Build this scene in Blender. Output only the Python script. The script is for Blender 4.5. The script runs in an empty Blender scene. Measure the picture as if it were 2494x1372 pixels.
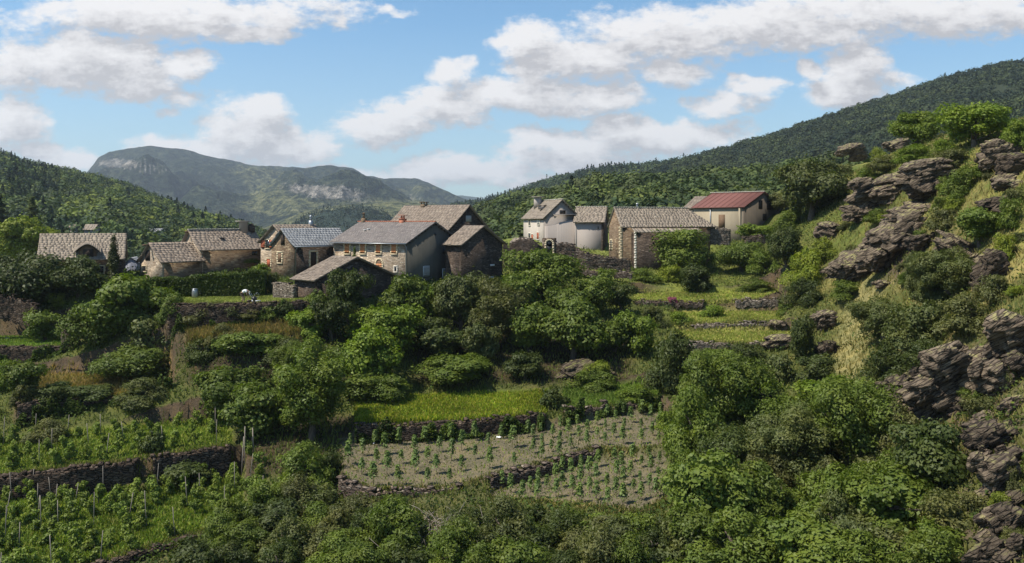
import bpy, math, random
import numpy as np
from mathutils import Vector, Matrix
rng = np.random.default_rng(7)
random.seed(7)
SC = bpy.context.scene
COL = SC.collection
# ------------------------------------------------------------------ camera
F = 2160.0; CU = 1247.0; HV = 540.0          # focal length in photo pixels, centre column, horizon row
cam = bpy.data.cameras.new('camera'); camo = bpy.data.objects.new('camera', cam); COL.objects.link(camo)
cam.sensor_width = 36.0; cam.lens = 36.0 * F / 2494.0
cam.shift_y = (HV - 686.0) / 2494.0
cam.clip_start = 0.5; cam.clip_end = 20000
camo.location = (0, 0, 0); camo.rotation_euler = (math.radians(90), 0, 0)
SC.camera = camo
# ------------------------------------------------------------------ exposure
SC.view_settings.view_transform = 'Standard'; SC.view_settings.look = 'None'
SC.view_settings.gamma = 1.0; SC.view_settings.use_curve_mapping = False
SC.view_settings.exposure = 0.42
SC.cycles.max_bounces = 5; SC.cycles.diffuse_bounces = 3; SC.cycles.glossy_bounces = 1
SC.cycles.transmission_bounces = 2; SC.cycles.volume_bounces = 0; SC.cycles.transparent_max_bounces = 4
# ------------------------------------------------------------------ sun
SUN_H = (-0.955, -0.30); SUN_EL = 57.0
sl = bpy.data.lights.new('sun', 'SUN'); so = bpy.data.objects.new('sun', sl); COL.objects.link(so)
sl.energy = 4.9; sl.angle = math.radians(0.5); sl.color = (1.0, 0.945, 0.84)
_h = math.hypot(*SUN_H); SD = Vector((SUN_H[0]/_h*math.cos(math.radians(SUN_EL)), SUN_H[1]/_h*math.cos(math.radians(SUN_EL)), math.sin(math.radians(SUN_EL))))
so.rotation_euler = SD.to_track_quat('Z', 'Y').to_euler()

# ------------------------------------------------------------------ node helper
class NT:
    def __init__(s, tree): s.t = tree; s.n = tree.nodes; s.l = tree.links
    def new(s, typ, **kw):
        nd = s.n.new(typ)
        for k, v in kw.items():
            if k.startswith('i_'):
                nd.inputs[k[2:].replace('_', ' ')].default_value = v
            else: setattr(nd, k, v)
        return nd
    def lk(s, a, b): s.l.new(a, b)
    def put(s, sock, v):
        if hasattr(v, 'is_linked') or hasattr(v, 'links'): s.l.new(v, sock)
        else: sock.default_value = v
    def math(s, op, a, b=None, c=None, clamp=False):
        nd = s.n.new('ShaderNodeMath'); nd.operation = op; nd.use_clamp = clamp
        s.put(nd.inputs[0], a)
        if b is not None: s.put(nd.inputs[1], b)
        if c is not None: s.put(nd.inputs[2], c)
        return nd.outputs[0]
    def vm(s, op, a, b=None, out=0):
        nd = s.n.new('ShaderNodeVectorMath'); nd.operation = op
        s.put(nd.inputs[0], a)
        if b is not None: s.put(nd.inputs[1], b)
        return nd.outputs[out]
    def noise(s, vec, scale, detail=3, rough=0.55, out='Fac', dim='3D'):
        nd = s.n.new('ShaderNodeTexNoise'); nd.noise_dimensions = dim
        if vec is not None: s.l.new(vec, nd.inputs['Vector'])
        nd.inputs['Scale'].default_value = scale; nd.inputs['Detail'].default_value = detail; nd.inputs['Roughness'].default_value = rough
        return nd.outputs[out]
    def ramp(s, fac, stops, interp='LINEAR'):
        nd = s.n.new('ShaderNodeValToRGB'); s.put(nd.inputs[0], fac); cr = nd.color_ramp; cr.interpolation = interp
        while len(cr.elements) < len(stops): cr.elements.new(0.5)
        for e, (p, c) in zip(cr.elements, stops):
            e.position = p; e.color = (c[0], c[1], c[2], 1) if not isinstance(c, (int, float)) else (c, c, c, 1)
        return nd.outputs[0]
    def mix(s, fac, a, b, mode='MIX'):
        nd = s.n.new('ShaderNodeMix'); nd.data_type = 'RGBA'; nd.blend_type = mode; nd.clamp_factor = True
        s.put(nd.inputs[0], fac)
        for k, v in ((6, a), (7, b)):
            if isinstance(v, tuple) and len(v) == 3: v = (*v, 1)
            s.put(nd.inputs[k], v)
        return nd.outputs[2]
    def maprange(s, v, a, b, c=0.0, d=1.0, smooth=False):
        nd = s.n.new('ShaderNodeMapRange'); nd.clamp = True
        if smooth: nd.interpolation_type = 'SMOOTHSTEP'
        s.put(nd.inputs[0], v); nd.inputs[1].default_value = a; nd.inputs[2].default_value = b; nd.inputs[3].default_value = c; nd.inputs[4].default_value = d
        return nd.outputs[0]
    def scale(s, vec, xyz):
        return s.vm('MULTIPLY', vec, xyz)

# ------------------------------------------------------------------ world: Nishita sky with cumulus clouds in the directions they stand
world = bpy.data.worlds.new('World'); SC.world = world; world.use_nodes = True
W = NT(world.node_tree); W.n.clear()
wout = W.new('ShaderNodeOutputWorld'); bg = W.new('ShaderNodeBackground'); W.lk(bg.outputs[0], wout.inputs[0])
sky = W.new('ShaderNodeTexSky'); sky.sky_type = 'NISHITA'; sky.sun_disc = False
sky.sun_elevation = math.radians(SUN_EL); sky.sun_rotation = math.atan2(SD.x, SD.y)
sky.altitude = 600; sky.air_density = 1.0; sky.dust_density = 0.6; sky.ozone_density = 1.6
BL = [(430,30,400,60,1),(640,78,120,30,.9),(180,150,230,75,1),(330,195,130,50,1),(450,150,85,38,.9),(440,225,80,35,.75),(30,300,95,68,1),(15,250,60,30,.6),
 (600,310,110,70,1),(620,262,70,28,.75),(690,360,140,45,.95),(480,355,160,38,.95),(410,268,40,18,.7),(950,305,130,48,1),(1090,265,110,60,1),(1080,195,60,52,.9),(1125,155,38,24,.8),
 (1260,235,190,55,1),(1420,240,140,48,1),(1290,105,75,60,.95),(1420,140,190,62,1),(1620,90,240,75,1),(1900,60,300,70,1),(2250,25,320,60,1),(1640,165,130,45,.95),
 (2090,165,80,60,1),(2060,225,110,48,1),(1965,175,40,32,.8),(2170,200,70,28,.7),(1760,245,110,40,.9),(1840,212,62,24,.8),(1410,375,190,42,1),(1330,345,120,30,.85),(1560,345,150,40,1),(1720,325,110,32,1),
 (1510,315,90,30,.9),(1140,415,190,38,1),(1060,402,90,22,.9),(1300,440,120,28,.8),(190,385,90,26,.9),(110,370,60,30,.8),(820,430,200,30,.7),(810,45,40,20,.6),(1420,40,50,20,.55),(960,15,90,16,.5)]
def cloud_group():
    g = bpy.data.node_groups.new('cloud_density', 'ShaderNodeTree')
    g.interface.new_socket('P', in_out='INPUT', socket_type='NodeSocketVector')
    g.interface.new_socket('D', in_out='OUTPUT', socket_type='NodeSocketFloat')
    G = NT(g); gi = G.new('NodeGroupInput'); go = G.new('NodeGroupOutput')
    P = gi.outputs[0]
    w1 = G.vm('SUBTRACT', G.noise(P, 9.0, 2, .5, 'Color'), (0.5, 0.5, 0.5))
    w2 = G.vm('SUBTRACT', G.noise(P, 34.0, 3, .6, 'Color'), (0.5, 0.5, 0.5))
    Q = G.vm('ADD', P, G.vm('ADD', G.scale(w1, (.07, .045, 0)), G.scale(w2, (.024, .02, 0))))
    acc = None
    for (u, v, ru, rv, s) in BL:
        d = G.vm('SUBTRACT', Q, ((u - CU) / F, (HV - v) / F, 0))
        d = G.scale(d, (F / (ru * 1.22), F / (rv * 1.2), 0))
        e = G.math('SUBTRACT', s, G.vm('DOT_PRODUCT', d, d, out=1))
        acc = e if acc is None else G.math('SMOOTH_MAX', acc, e, 0.25)
    nz = G.noise(G.scale(P, (1, 2.3, 1)), 20.0, 7, .62)
    nz2 = G.noise(G.scale(P, (1, 1.5, 1)), 6.0, 2, .5)
    nz3 = G.noise(G.scale(P, (1, 1.6, 1)), 75.0, 5, .65)
    acc = G.math('MAXIMUM', acc, -1.2)
    D = G.math('ADD', G.math('ADD', acc, G.math('MULTIPLY', G.math('SUBTRACT', nz3, .5), 1.1)), G.math('ADD', G.math('MULTIPLY', G.math('SUBTRACT', nz, .5), 2.0), G.math('MULTIPLY', G.math('SUBTRACT', nz2, .5), .8)))
    G.lk(D, go.inputs[0]); return g
CG = cloud_group()
tc = W.new('ShaderNodeTexCoord')
sep = W.new('ShaderNodeSeparateXYZ'); W.lk(tc.outputs['Generated'], sep.inputs[0])
yy = W.math('MAXIMUM', sep.outputs[1], 0.08)
cmb = W.new('ShaderNodeCombineXYZ'); W.lk(W.math('DIVIDE', sep.outputs[0], yy), cmb.inputs[0]); W.lk(W.math('DIVIDE', sep.outputs[2], yy), cmb.inputs[1])
g1 = W.new('ShaderNodeGroup'); g1.node_tree = CG; W.lk(cmb.outputs[0], g1.inputs[0])
g2 = W.new('ShaderNodeGroup'); g2.node_tree = CG; W.lk(W.vm('ADD', cmb.outputs[0], (-0.012, 0.024, 0)), g2.inputs[0])
dens = W.maprange(g1.outputs[0], -0.12, 0.75, 0, 1, True)
shade = W.maprange(W.math('SUBTRACT', W.math('MULTIPLY', g2.outputs[0], 1.3), W.math('MULTIPLY', g1.outputs[0], .75)), -0.5, 0.75, 0, 1)
ccol = W.ramp(shade, [(0.0, (7.8, 7.6, 7.5)), (0.5, (6.6, 6.4, 6.35)), (1.0, (4.6, 4.45, 4.5))])
skyc = W.mix(1.0, sky.outputs[0], (0.86, 1.15, 1.24), 'MULTIPLY')
# thin white veil towards the horizon
veil = W.maprange(sep.outputs[2], 0.0, 0.22, .42, 0.0)
skyc = W.mix(veil, skyc, (4.6, 5.0, 5.4))
fin = W.mix(W.math('MULTIPLY', dens, .96), skyc, ccol)
W.lk(fin, bg.inputs[0]); bg.inputs[1].default_value = 0.095

# ------------------------------------------------------------------ basic helpers
def P(u, v, d): return np.array([(u - CU) / F * d, d, (HV - v) / F * d])
def PZ(u, d, z): return np.array([(u - CU) / F * d, d, z])
def tag(o, label=None, cat=None, group=None, kind=None):
    if label: o['label'] = label
    if cat: o['category'] = cat
    if group: o['group'] = group
    if kind: o['kind'] = kind
    return o
def empty(name, loc, label=None, cat=None, group=None):
    o = bpy.data.objects.new(name, None); COL.objects.link(o); o.location = loc; o.empty_display_size = .3
    return tag(o, label, cat, group)
def mesh_np(name, V, Fc, smooth=False, tint=None, face_tint=None):
    V = np.asarray(V, np.float32); me = bpy.data.meshes.new(name)
    if isinstance(Fc, np.ndarray):
        k = Fc.shape[1]; nf = len(Fc); loops = Fc.astype(np.int32).ravel(); starts = np.arange(nf, dtype=np.int32) * k; tot = np.full(nf, k, np.int32)
    else:
        tot = np.array([len(f) for f in Fc], np.int32); nf = len(Fc); loops = np.concatenate([np.asarray(f, np.int32) for f in Fc]); starts = np.concatenate([[0], np.cumsum(tot)[:-1]]).astype(np.int32)
    me.vertices.add(len(V)); me.vertices.foreach_set('co', V.ravel())
    me.loops.add(len(loops)); me.loops.foreach_set('vertex_index', loops)
    me.polygons.add(nf); me.polygons.foreach_set('loop_start', starts); me.polygons.foreach_set('loop_total', tot)
    if smooth: me.polygons.foreach_set('use_smooth', np.ones(nf, bool))
    me.update(calc_edges=True)
    if tint is not None:
        a = me.color_attributes.new('tint', 'FLOAT_COLOR', 'POINT'); t = np.ones((len(V), 4), np.float32); t[:, :3] = tint; a.data.foreach_set('color', t.ravel())
    return me
def obj(name, me, mat=None, parent=None):
    o = bpy.data.objects.new(name, me); COL.objects.link(o)
    if mat is not None and len(me.materials) == 0: me.materials.append(mat)
    if parent is not None: o.parent = parent
    return o
class MB:
    """collects shapes into one mesh; coordinates are world, shifted by origin at build"""
    def __init__(s): s.V = []; s.F = []; s.T = []; s.n = 0
    def add(s, V, Fc, t=None):
        V = np.asarray(V, float); s.V.append(V); s.F += [[i + s.n for i in f] for f in Fc]; s.n += len(V)
        s.T.append(np.tile(t if t is not None else (1, 1, 1), (len(V), 1)))
    def box(s, c, ax, ay, az, t=None):   # centre and three half-axis vectors
        c, ax, ay, az = map(np.asarray, (c, ax, ay, az))
        V = [c + i*ax + j*ay + k*az for k in (-1, 1) for j in (-1, 1) for i in (-1, 1)]
        s.add(V, [(0,2,3,1),(4,5,7,6),(0,1,5,4),(2,6,7,3),(0,4,6,2),(1,3,7,5)], t)
    def tube(s, pts, rad, seg=7, t=None, cap=True):
        pts = [np.asarray(p, float) for p in pts]; rad = rad if hasattr(rad, '__len__') else [rad] * len(pts)
        V = []; Fc = []
        for i, p in enumerate(pts):
            d = pts[min(i+1, len(pts)-1)] - pts[max(i-1, 0)]; d = d / (np.linalg.norm(d) + 1e-9)
            a = np.cross(d, (0.13, 0.2, 1) if abs(d[2]) < .9 else (1, 0, 0)); a /= np.linalg.norm(a); b = np.cross(d, a)
            for k in range(seg):
                th = 2*math.pi*k/seg; V.append(p + rad[i]*(math.cos(th)*a + math.sin(th)*b))
        for i in range(len(pts)-1):
            for k in range(seg): Fc.append((i*seg+k, i*seg+(k+1) % seg, (i+1)*seg+(k+1) % seg, (i+1)*seg+k))
        if cap: Fc += [tuple(range(seg))[::-1], tuple((len(pts)-1)*seg + k for k in range(seg))]
        s.add(V, Fc, t)
    def build(s, name, mat, parent=None, origin=(0, 0, 0), smooth=False, tint=False):
        V = np.concatenate(s.V) - np.asarray(origin); me = mesh_np(name, V, s.F, smooth, np.concatenate(s.T) if tint else None)
        bm_fix(me); return obj(name, me, mat, parent)
def bm_fix(me):
    import bmesh
    bm = bmesh.new(); bm.from_mesh(me); bmesh.ops.recalc_face_normals(bm, faces=bm.faces); bm.to_mesh(me); bm.free()
_PH = np.random.default_rng(99).uniform(0, 6.28, (60, 3)); _DR = np.random.default_rng(98).normal(size=(60, 3)); _DR /= np.linalg.norm(_DR, axis=1)[:, None]
def snoise(Pt, scale, octs=4, seed=0, gain=.55):
    """cheap smooth pseudo-noise, about -1..1, vectorised"""
    Pt = np.asarray(Pt, float); out = np.zeros(len(Pt)); amp = 1; tot = 0; f = scale
    for o in range(octs):
        w = np.zeros(len(Pt))
        for k in range(5):
            j = (seed*13 + o*5 + k) % 60; j2 = (j + 17) % 60
            w += np.sin(Pt @ _DR[j] * f * 6.28 * (.7 + .13*k) + _PH[j, 0] + 1.3*np.sin(Pt @ _DR[j2] * f * 4.1 + _PH[j, 1]))
        out += amp * w / 2.6; tot += amp; amp *= gain; f *= 2.03
    return out / tot
# ------------------------------------------------------------------ materials
def new_mat(name, rough=.85, spec=.2):
    m = bpy.data.materials.new(name); m.use_nodes = True; n = NT(m.node_tree)
    b = n.n['Principled BSDF']; b.inputs['Roughness'].default_value = rough; b.inputs['Specular IOR Level'].default_value = spec
    return m, n, b
def bump(n, b, h, dist=.05, strength=1.0):
    bp = n.new('ShaderNodeBump'); bp.inputs['Strength'].default_value = strength; bp.inputs['Distance'].default_value = dist
    n.lk(h, bp.inputs['Height']); n.lk(bp.outputs[0], b.inputs['Normal'])
def plain(name, col, rough=.8, var=.12, spec=.2, metallic=0.0):
    m, n, b = new_mat(name, rough, spec); g = n.new('ShaderNodeNewGeometry').outputs['Position']
    z = n.noise(g, 2.3, 4); c = n.mix(z, tuple(x*(1-var) for x in col), tuple(min(1, x*(1+var)) for x in col)); n.lk(c, b.inputs['Base Color'])
    b.inputs['Metallic'].default_value = metallic
    return m
def leaf_mat(name, col, trans=.28, var=.24):
    m, n, b = new_mat(name, .55, .25); oi = n.new('ShaderNodeObjectInfo'); g = n.new('ShaderNodeNewGeometry')
    z = n.noise(g.outputs['Position'], .9, 3); z2 = n.noise(g.outputs['Position'], 5.0, 2)
    f = n.math('ADD', n.math('MULTIPLY', n.math('SUBTRACT', z, .5), 1.5*var*2), n.math('MULTIPLY', n.math('SUBTRACT', z2, .5), var*2.4))
    f = n.math('ADD', f, n.math('MULTIPLY', n.math('SUBTRACT', oi.outputs['Random'], .5), var*1.3)); f = n.math('ADD', f, 1.0)
    c = n.vm('SCALE', (1, 1, 1)); sc = n.n.new('ShaderNodeVectorMath'); sc.operation = 'SCALE'; sc.inputs[0].default_value = col; n.lk(f, sc.inputs[3])
    yl = n.mix(n.math('MULTIPLY', n.math('SUBTRACT', z, .42, clamp=True), 1.6), sc.outputs[0], n.vm('MULTIPLY', sc.outputs[0], (1.45, 1.12, .7)))
    n.lk(yl, b.inputs['Base Color'])
    tr = n.new('ShaderNodeBsdfTranslucent'); n.lk(n.vm('MULTIPLY', yl, (1.15, 1.35, .55)), tr.inputs['Color'])
    mx = n.new('ShaderNodeMixShader'); mx.inputs[0].default_value = trans
    n.lk(b.outputs[0], mx.inputs[1]); n.lk(tr.outputs[0], mx.inputs[2]); n.lk(mx.outputs[0], n.n['Material Output'].inputs['Surface'])
    return m
LEAF = {
 'mid':   leaf_mat('leaf_mid_green', (.104, .142, .022)),
 'bright':leaf_mat('leaf_fresh_green', (.128, .180, .020)),
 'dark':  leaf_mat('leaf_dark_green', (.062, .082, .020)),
 'grey':  leaf_mat('leaf_grey_green', (.095, .112, .034)),
 'yellow':leaf_mat('leaf_yellow_green', (.165, .200, .022)),
 'olive': leaf_mat('leaf_olive', (.105, .112, .036)),
 'vine':  leaf_mat('leaf_vine', (.155, .205, .034)),
 'sap':   leaf_mat('leaf_sapling', (.13, .19, .05)),
 'cyp':   leaf_mat('leaf_cypress', (.050, .062, .016), .15),
 'hedge': leaf_mat('leaf_hedge', (.058, .085, .012), .25),
 'pink':  leaf_mat('petal_pink', (.30, .08, .17), .25),
}
def bark_mat():
    m, n, b = new_mat('bark'); g = n.new('ShaderNodeNewGeometry').outputs['Position']
    z = n.noise(n.scale(g, (6, 6, 1.2)), 2, 4); n.lk(n.ramp(z, [(.3, (.05, .038, .028)), (.7, (.16, .125, .095))]), b.inputs['Base Color']); bump(n, b, z, .04); return m
BARK = bark_mat()
DRYWOOD = plain('grey_weathered_wood', (.26, .22, .18), .9, .3)
def stone_mat(name, cols, mortar, sx=2.2, sz=7.5, edge=.08, dist=.05, stain=None):
    m, n, b = new_mat(name, .92, .12); g = n.new('ShaderNodeNewGeometry').outputs['Position']
    wob = n.vm('SUBTRACT', n.noise(g, 1.6, 3, .6, 'Color'), (.5, .5, .5)); gp = n.vm('ADD', g, n.scale(wob, (.35, .35, .12)))
    q = n.scale(gp, (sx, sx, sz))
    v = n.new('ShaderNodeTexVoronoi', voronoi_dimensions='3D'); v.inputs['Scale'].default_value = 1; n.lk(q, v.inputs['Vector'])
    e = n.new('ShaderNodeTexVoronoi', voronoi_dimensions='3D', feature='DISTANCE_TO_EDGE'); e.inputs['Scale'].default_value = 1; n.lk(q, e.inputs['Vector'])
    s = n.new('ShaderNodeSeparateColor'); n.lk(v.outputs['Color'], s.inputs[0])
    c = n.ramp(s.outputs[0], [(i/(len(cols)-1), k) for i, k in enumerate(cols)])
    big = n.noise(g, .45, 4); c = n.mix(1.0, c, n.ramp(big, [(.3, (.72, .72, .74)), (.7, (1.2, 1.16, 1.1))]), 'MULTIPLY')
    ef = n.maprange(e.outputs['Distance'], 0, edge)
    c = n.mix(ef, mortar, c)
    if stain: c = n.mix(n.maprange(n.noise(g, .35, 3), .52, .68), c, stain, 'MIX')
    n.lk(c, b.inputs['Base Color'])
    h = n.math('ADD', n.math('MULTIPLY', ef, .7), n.math('MULTIPLY', s.outputs[1], .5)); bump(n, b, h, dist); return m
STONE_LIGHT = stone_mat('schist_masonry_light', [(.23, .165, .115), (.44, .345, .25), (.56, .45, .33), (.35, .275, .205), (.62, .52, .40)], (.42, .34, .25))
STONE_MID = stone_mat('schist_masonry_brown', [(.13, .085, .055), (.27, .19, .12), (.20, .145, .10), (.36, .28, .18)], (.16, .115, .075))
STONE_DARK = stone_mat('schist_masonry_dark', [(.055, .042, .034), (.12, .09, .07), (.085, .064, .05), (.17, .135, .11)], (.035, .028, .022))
DRYSTONE = stone_mat('dry_stone', [(.10, .075, .058), (.20, .15, .115), (.14, .105, .08), (.30, .25, .20)], (.018, .014, .011), 2.6, 8.5, .14, .09)
DRYSTONE_PALE = stone_mat('dry_stone_pale', [(.16, .13, .10), (.30, .25, .20), (.22, .18, .14), (.42, .36, .30)], (.03, .024, .018), 2.6, 8.5, .14, .09)
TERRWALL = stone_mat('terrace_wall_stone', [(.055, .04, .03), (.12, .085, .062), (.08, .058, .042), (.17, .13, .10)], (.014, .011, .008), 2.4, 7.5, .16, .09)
def render_mat(name, col, streak=.18):
    m, n, b = new_mat(name, .95, .08); g = n.new('ShaderNodeNewGeometry').outputs['Position']
    z = n.noise(g, .7, 5, .6); st = n.noise(n.scale(g, (2.5, 2.5, .22)), 1.2, 4, .6)
    f = n.math('ADD', n.math('MULTIPLY', z, .55), n.math('MULTIPLY', st, .45))
    c = n.ramp(f, [(.3, tuple(x*(1-streak) for x in col)), (.7, tuple(x*(1+streak*.7) for x in col))]); n.lk(c, b.inputs['Base Color']); bump(n, b, n.noise(g, 14, 3), .01); return m
RENDER_GREY = render_mat('grey_cement_render', (.118, .108, .088))
RENDER_PALE = render_mat('pale_render', (.33, .285, .25), .05)
RENDER_WHITE = render_mat('cream_render', (.44, .385, .325))
RENDER_BEIGE = render_mat('beige_render', (.32, .265, .185), .12)
RENDER_BROWN = render_mat('brown_block_render', (.15, .12, .09))
RENDER_BLUE = render_mat('pale_grey_panel', (.30, .31, .36), .05)
def roof_mat(name, cols, moss=0.25):
    m, n, b = new_mat(name, .8, .25); g = n.new('ShaderNodeNewGeometry').outputs['Position']
    a = n.new('ShaderNodeAttribute'); a.attribute_name = 'tint'; s = n.new('ShaderNodeSeparateColor'); n.lk(a.outputs['Color'], s.inputs[0])
    c = n.ramp(s.outputs[0], [(i/(len(cols)-1), k) for i, k in enumerate(cols)])
    z = n.noise(g, 1.3, 5, .65); c = n.mix(1.0, c, n.ramp(z, [(.3, (.75, .75, .75)), (.7, (1.2, 1.18, 1.15))]), 'MULTIPLY')
    z2 = n.noise(g, 7, 3, .6); c = n.mix(n.maprange(z2, .56, .72, 0, moss), c, (.30, .28, .20))
    n.lk(c, b.inputs['Base Color']); bump(n, b, n.noise(g, 9, 4), .015); return m
ROOF_STONE = roof_mat('lauze_stone_tiles', [(.19, .148, .115), (.24, .188, .146), (.215, .168, .13), (.275, .22, .17)])
ROOF_PALE = roof_mat('pale_lauze_stone_tiles', [(.21, .17, .13), (.265, .215, .167), (.235, .19, .148), (.30, .248, .19)], .35)
ROOF_SLATE = roof_mat('blue_grey_slates', [(.20, .205, .21), (.24, .245, .25), (.22, .225, .235), (.27, .27, .27)], .08)
ROOF_FINE = roof_mat('brown_grey_slates', [(.17, .145, .135), (.215, .185, .17), (.19, .165, .15), (.25, .215, .195)], .1)
ROOF_RED = plain('red_sheet_roof', (.175, .076, .062), .8, .15, .15)
RIDGE_RED = plain('terracotta_ridge', (.45, .17, .10), .8, .25)
RIDGE_PALE = plain('pale_mortar', (.50, .46, .38), .9, .2)
SHUT = plain('orange_wood_shutter', (.46, .20, .085), .6, .2)
SHUT_RED = plain('red_wood_shutter', (.36, .10, .05), .6, .2)
SHUT_GREY = plain('grey_wood_shutter', (.36, .35, .33), .7, .15)
WOOD_DARK = plain('dark_wood', (.045, .032, .024), .8, .3)
WOOD = plain('brown_wood', (.16, .10, .06), .8, .3)
GLASS = plain('dark_window', (.018, .018, .02), .15, .2, .6)
SURR = plain('pale_stone_surround', (.58, .47, .31), .85, .12)
SURR_W = plain('white_stone_surround', (.66, .60, .50), .85, .1)
METAL = plain('zinc', (.32, .33, .34), .4, .1, .5, .6)
WHITE = plain('white_paint', (.75, .75, .73), .6, .05)
BLACK = plain('black_plastic', (.02, .02, .02), .4, .1, .4)
def rock_mat(name, dark, light, top):
    m, n, b = new_mat(name, .85, .2); g = n.new('ShaderNodeNewGeometry'); p = g.outputs['Position']
    rot = n.new('ShaderNodeVectorRotate', rotation_type='EULER_XYZ'); n.lk(p, rot.inputs['Vector']); rot.inputs['Rotation'].default_value = (.25, .5, 0)
    st = n.noise(n.scale(rot.outputs[0], (.8, .8, 9)), 1.0, 5, .65); z = n.noise(p, 1.6, 5, .6)
    f = n.math('ADD', n.math('MULTIPLY', st, .6), n.math('MULTIPLY', z, .4))
    c = n.ramp(f, [(.32, dark), (.5, tuple((x+y)/2 for x, y in zip(dark, light))), (.66, light)])
    sx = n.new('ShaderNodeSeparateXYZ'); n.lk(g.outputs['Normal'], sx.inputs[0])
    mf = n.math('MULTIPLY', n.maprange(sx.outputs[2], .6, .9), n.maprange(n.noise(p, 2.2, 4), .48, .6))
    c = n.mix(mf, c, top)       # dry lichen and grass growing on the flat tops
    ck = n.new('ShaderNodeTexVoronoi', voronoi_dimensions='3D', feature='DISTANCE_TO_EDGE'); ck.inputs['Scale'].default_value = 1; n.lk(n.scale(rot.outputs[0], (.8, .8, 6.5)), ck.inputs['Vector'])
    cf = n.maprange(ck.outputs['Distance'], 0, .09); c = n.mix(cf, tuple(x*.8 for x in dark), c)
    n.lk(c, b.inputs['Base Color']); bump(n, b, n.math('ADD', f, n.math('MULTIPLY', cf, .35)), .2); return m
ROCK = rock_mat('slate_rock', (.040, .028, .021), (.25, .19, .13), (.27, .24, .10))
ROCK_DARK = rock_mat('dark_slate_rock', (.026, .019, .014), (.145, .108, .075), (.15, .14, .05))
def ground_mat():
    m, n, b = new_mat('hillside_ground', .95, .08); g = n.new('ShaderNodeNewGeometry').outputs['Position']
    a = n.new('ShaderNodeAttribute'); a.attribute_name = 'tint'
    z = n.noise(g, .9, 6, .65); z2 = n.noise(g, 6, 4, .7)
    c = n.mix(1.0, a.outputs['Color'], n.ramp(z, [(.3, (.62, .68, .62)), (.5, (1, 1, 1)), (.7, (1.4, 1.28, 1.1))]), 'MULTIPLY')
    c = n.mix(1.0, c, n.ramp(z2, [(.3, (.72, .74, .7)), (.7, (1.28, 1.24, 1.2))]), 'MULTIPLY')
    n.lk(c, b.inputs['Base Color']); bump(n, b, n.math('ADD', z2, z), .12); return m
GROUND = ground_mat()
def tint_mat(name, trans=.2, rough=.7):
    m, n, b = new_mat(name, rough, .15); g = n.new('ShaderNodeNewGeometry').outputs['Position']
    a = n.new('ShaderNodeAttribute'); a.attribute_name = 'tint'
    z = n.noise(g, 1.2, 4, .6)
    c = n.mix(1.0, a.outputs['Color'], n.ramp(z, [(.3, (.75, .8, .75)), (.7, (1.25, 1.2, 1.15))]), 'MULTIPLY'); n.lk(c, b.inputs['Base Color'])
    if trans > 0:
        tr = n.new('ShaderNodeBsdfTranslucent'); n.lk(n.vm('MULTIPLY', c, (1.1, 1.25, .6)), tr.inputs['Color'])
        mx = n.new('ShaderNodeMixShader'); mx.inputs[0].default_value = trans
        n.lk(b.outputs[0], mx.inputs[1]); n.lk(tr.outputs[0], mx.inputs[2]); n.lk(mx.outputs[0], n.n['Material Output'].inputs['Surface'])
    return m
GRASS = tint_mat('grass_blades', .3)
WOODS = tint_mat('forest_foliage', .15)
HILLM = tint_mat('hill_ground', 0.0, .95)
# ------------------------------------------------------------------ terrain control points (column, distance, height)
CT = []
def ct(u, *pts):
    for d, z in pts: CT.append(PZ(u, d, z))
ct(-350, (22,-27),(45,-22),(58,-19.3),(70,-16.5),(82,-14),(92,-11),(106,-6.5),(140,-7))
ct(100, (22,-27),(42,-22),(50,-19.6),(60,-18.6),(71,-16.6),(80,-14),(88,-11.6),(93,-9.2),(95.5,-6.6),(104,-6.2),(140,-7))
ct(450, (22,-27),(44,-21),(56,-19.2),(66,-17),(73,-14.4),(77,-12.3),(80.5,-8.6),(84,-7.4),(100,-6.2),(140,-8))
ct(700, (22,-27),(44,-20.5),(56,-18.2),(66,-16.6),(73,-14),(77,-11),(80.5,-8.2),(86,-7.3),(100,-6.2),(140,-8))
ct(1000,(22,-26),(42,-19.6),(52,-17.7),(60,-16.6),(66,-15.6),(74,-14.4),(82,-12.2),(87,-9.3),(91,-7),(100,-6.5),(115,-5.5),(150,-8))
ct(1250,(22,-25),(42,-19.3),(52,-17.8),(60,-16.4),(66,-15.2),(74,-14.3),(80,-12.6),(86,-10.3),(94,-7.5),(104,-6),(114,-5.2),(125,-3),(150,-3))
ct(1500,(22,-25),(42,-19),(50,-17.6),(60,-16),(68,-14.6),(76,-13.4),(86,-11),(95,-9.0),(108,-6.2),(116,-5.6),(126,-4),(150,-2))
ct(1800,(22,-24),(42,-18),(50,-16.5),(62,-14),(70,-12.8),(79,-11.4),(88,-10),(97,-8.5),(104,-7.4),(115,-5),(125,-2.6),(150,2))
ct(2050,(22,-23),(42,-17),(55,-14.5),(66,-12.3),(75,-10.5),(85,-8),(93,-4.3),(105,0),(120,5),(150,9))
ct(2250,(22,-22),(38,-16),(50,-13),(58,-10.3),(65,-7.8),(75,-5),(82,-1),(90,3.5),(100,7.8),(112,10.0),(150,9))
ct(2450,(22,-20),(36,-14),(44,-11),(50,-7.7),(58,-4),(68,1),(78,5),(90,8.5),(105,11),(150,10))
ct(2800,(22,-17),(30,-12),(44,-7),(58,0),(78,9),(105,15),(150,13))
CT = np.array(CT)
def _tps(A, B):
    r2 = ((A[:, None, :] - B[None]) ** 2).sum(-1) + 1e-9; return r2 * np.log(r2) * .5
_n = len(CT); _K = _tps(CT[:, :2], CT[:, :2]) + np.eye(_n) * 3.0; _Pm = np.c_[np.ones(_n), CT[:, :2]]
_S = np.linalg.solve(np.block([[_K, _Pm], [_Pm.T, np.zeros((3, 3))]]), np.r_[CT[:, 2], 0, 0, 0])
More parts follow.
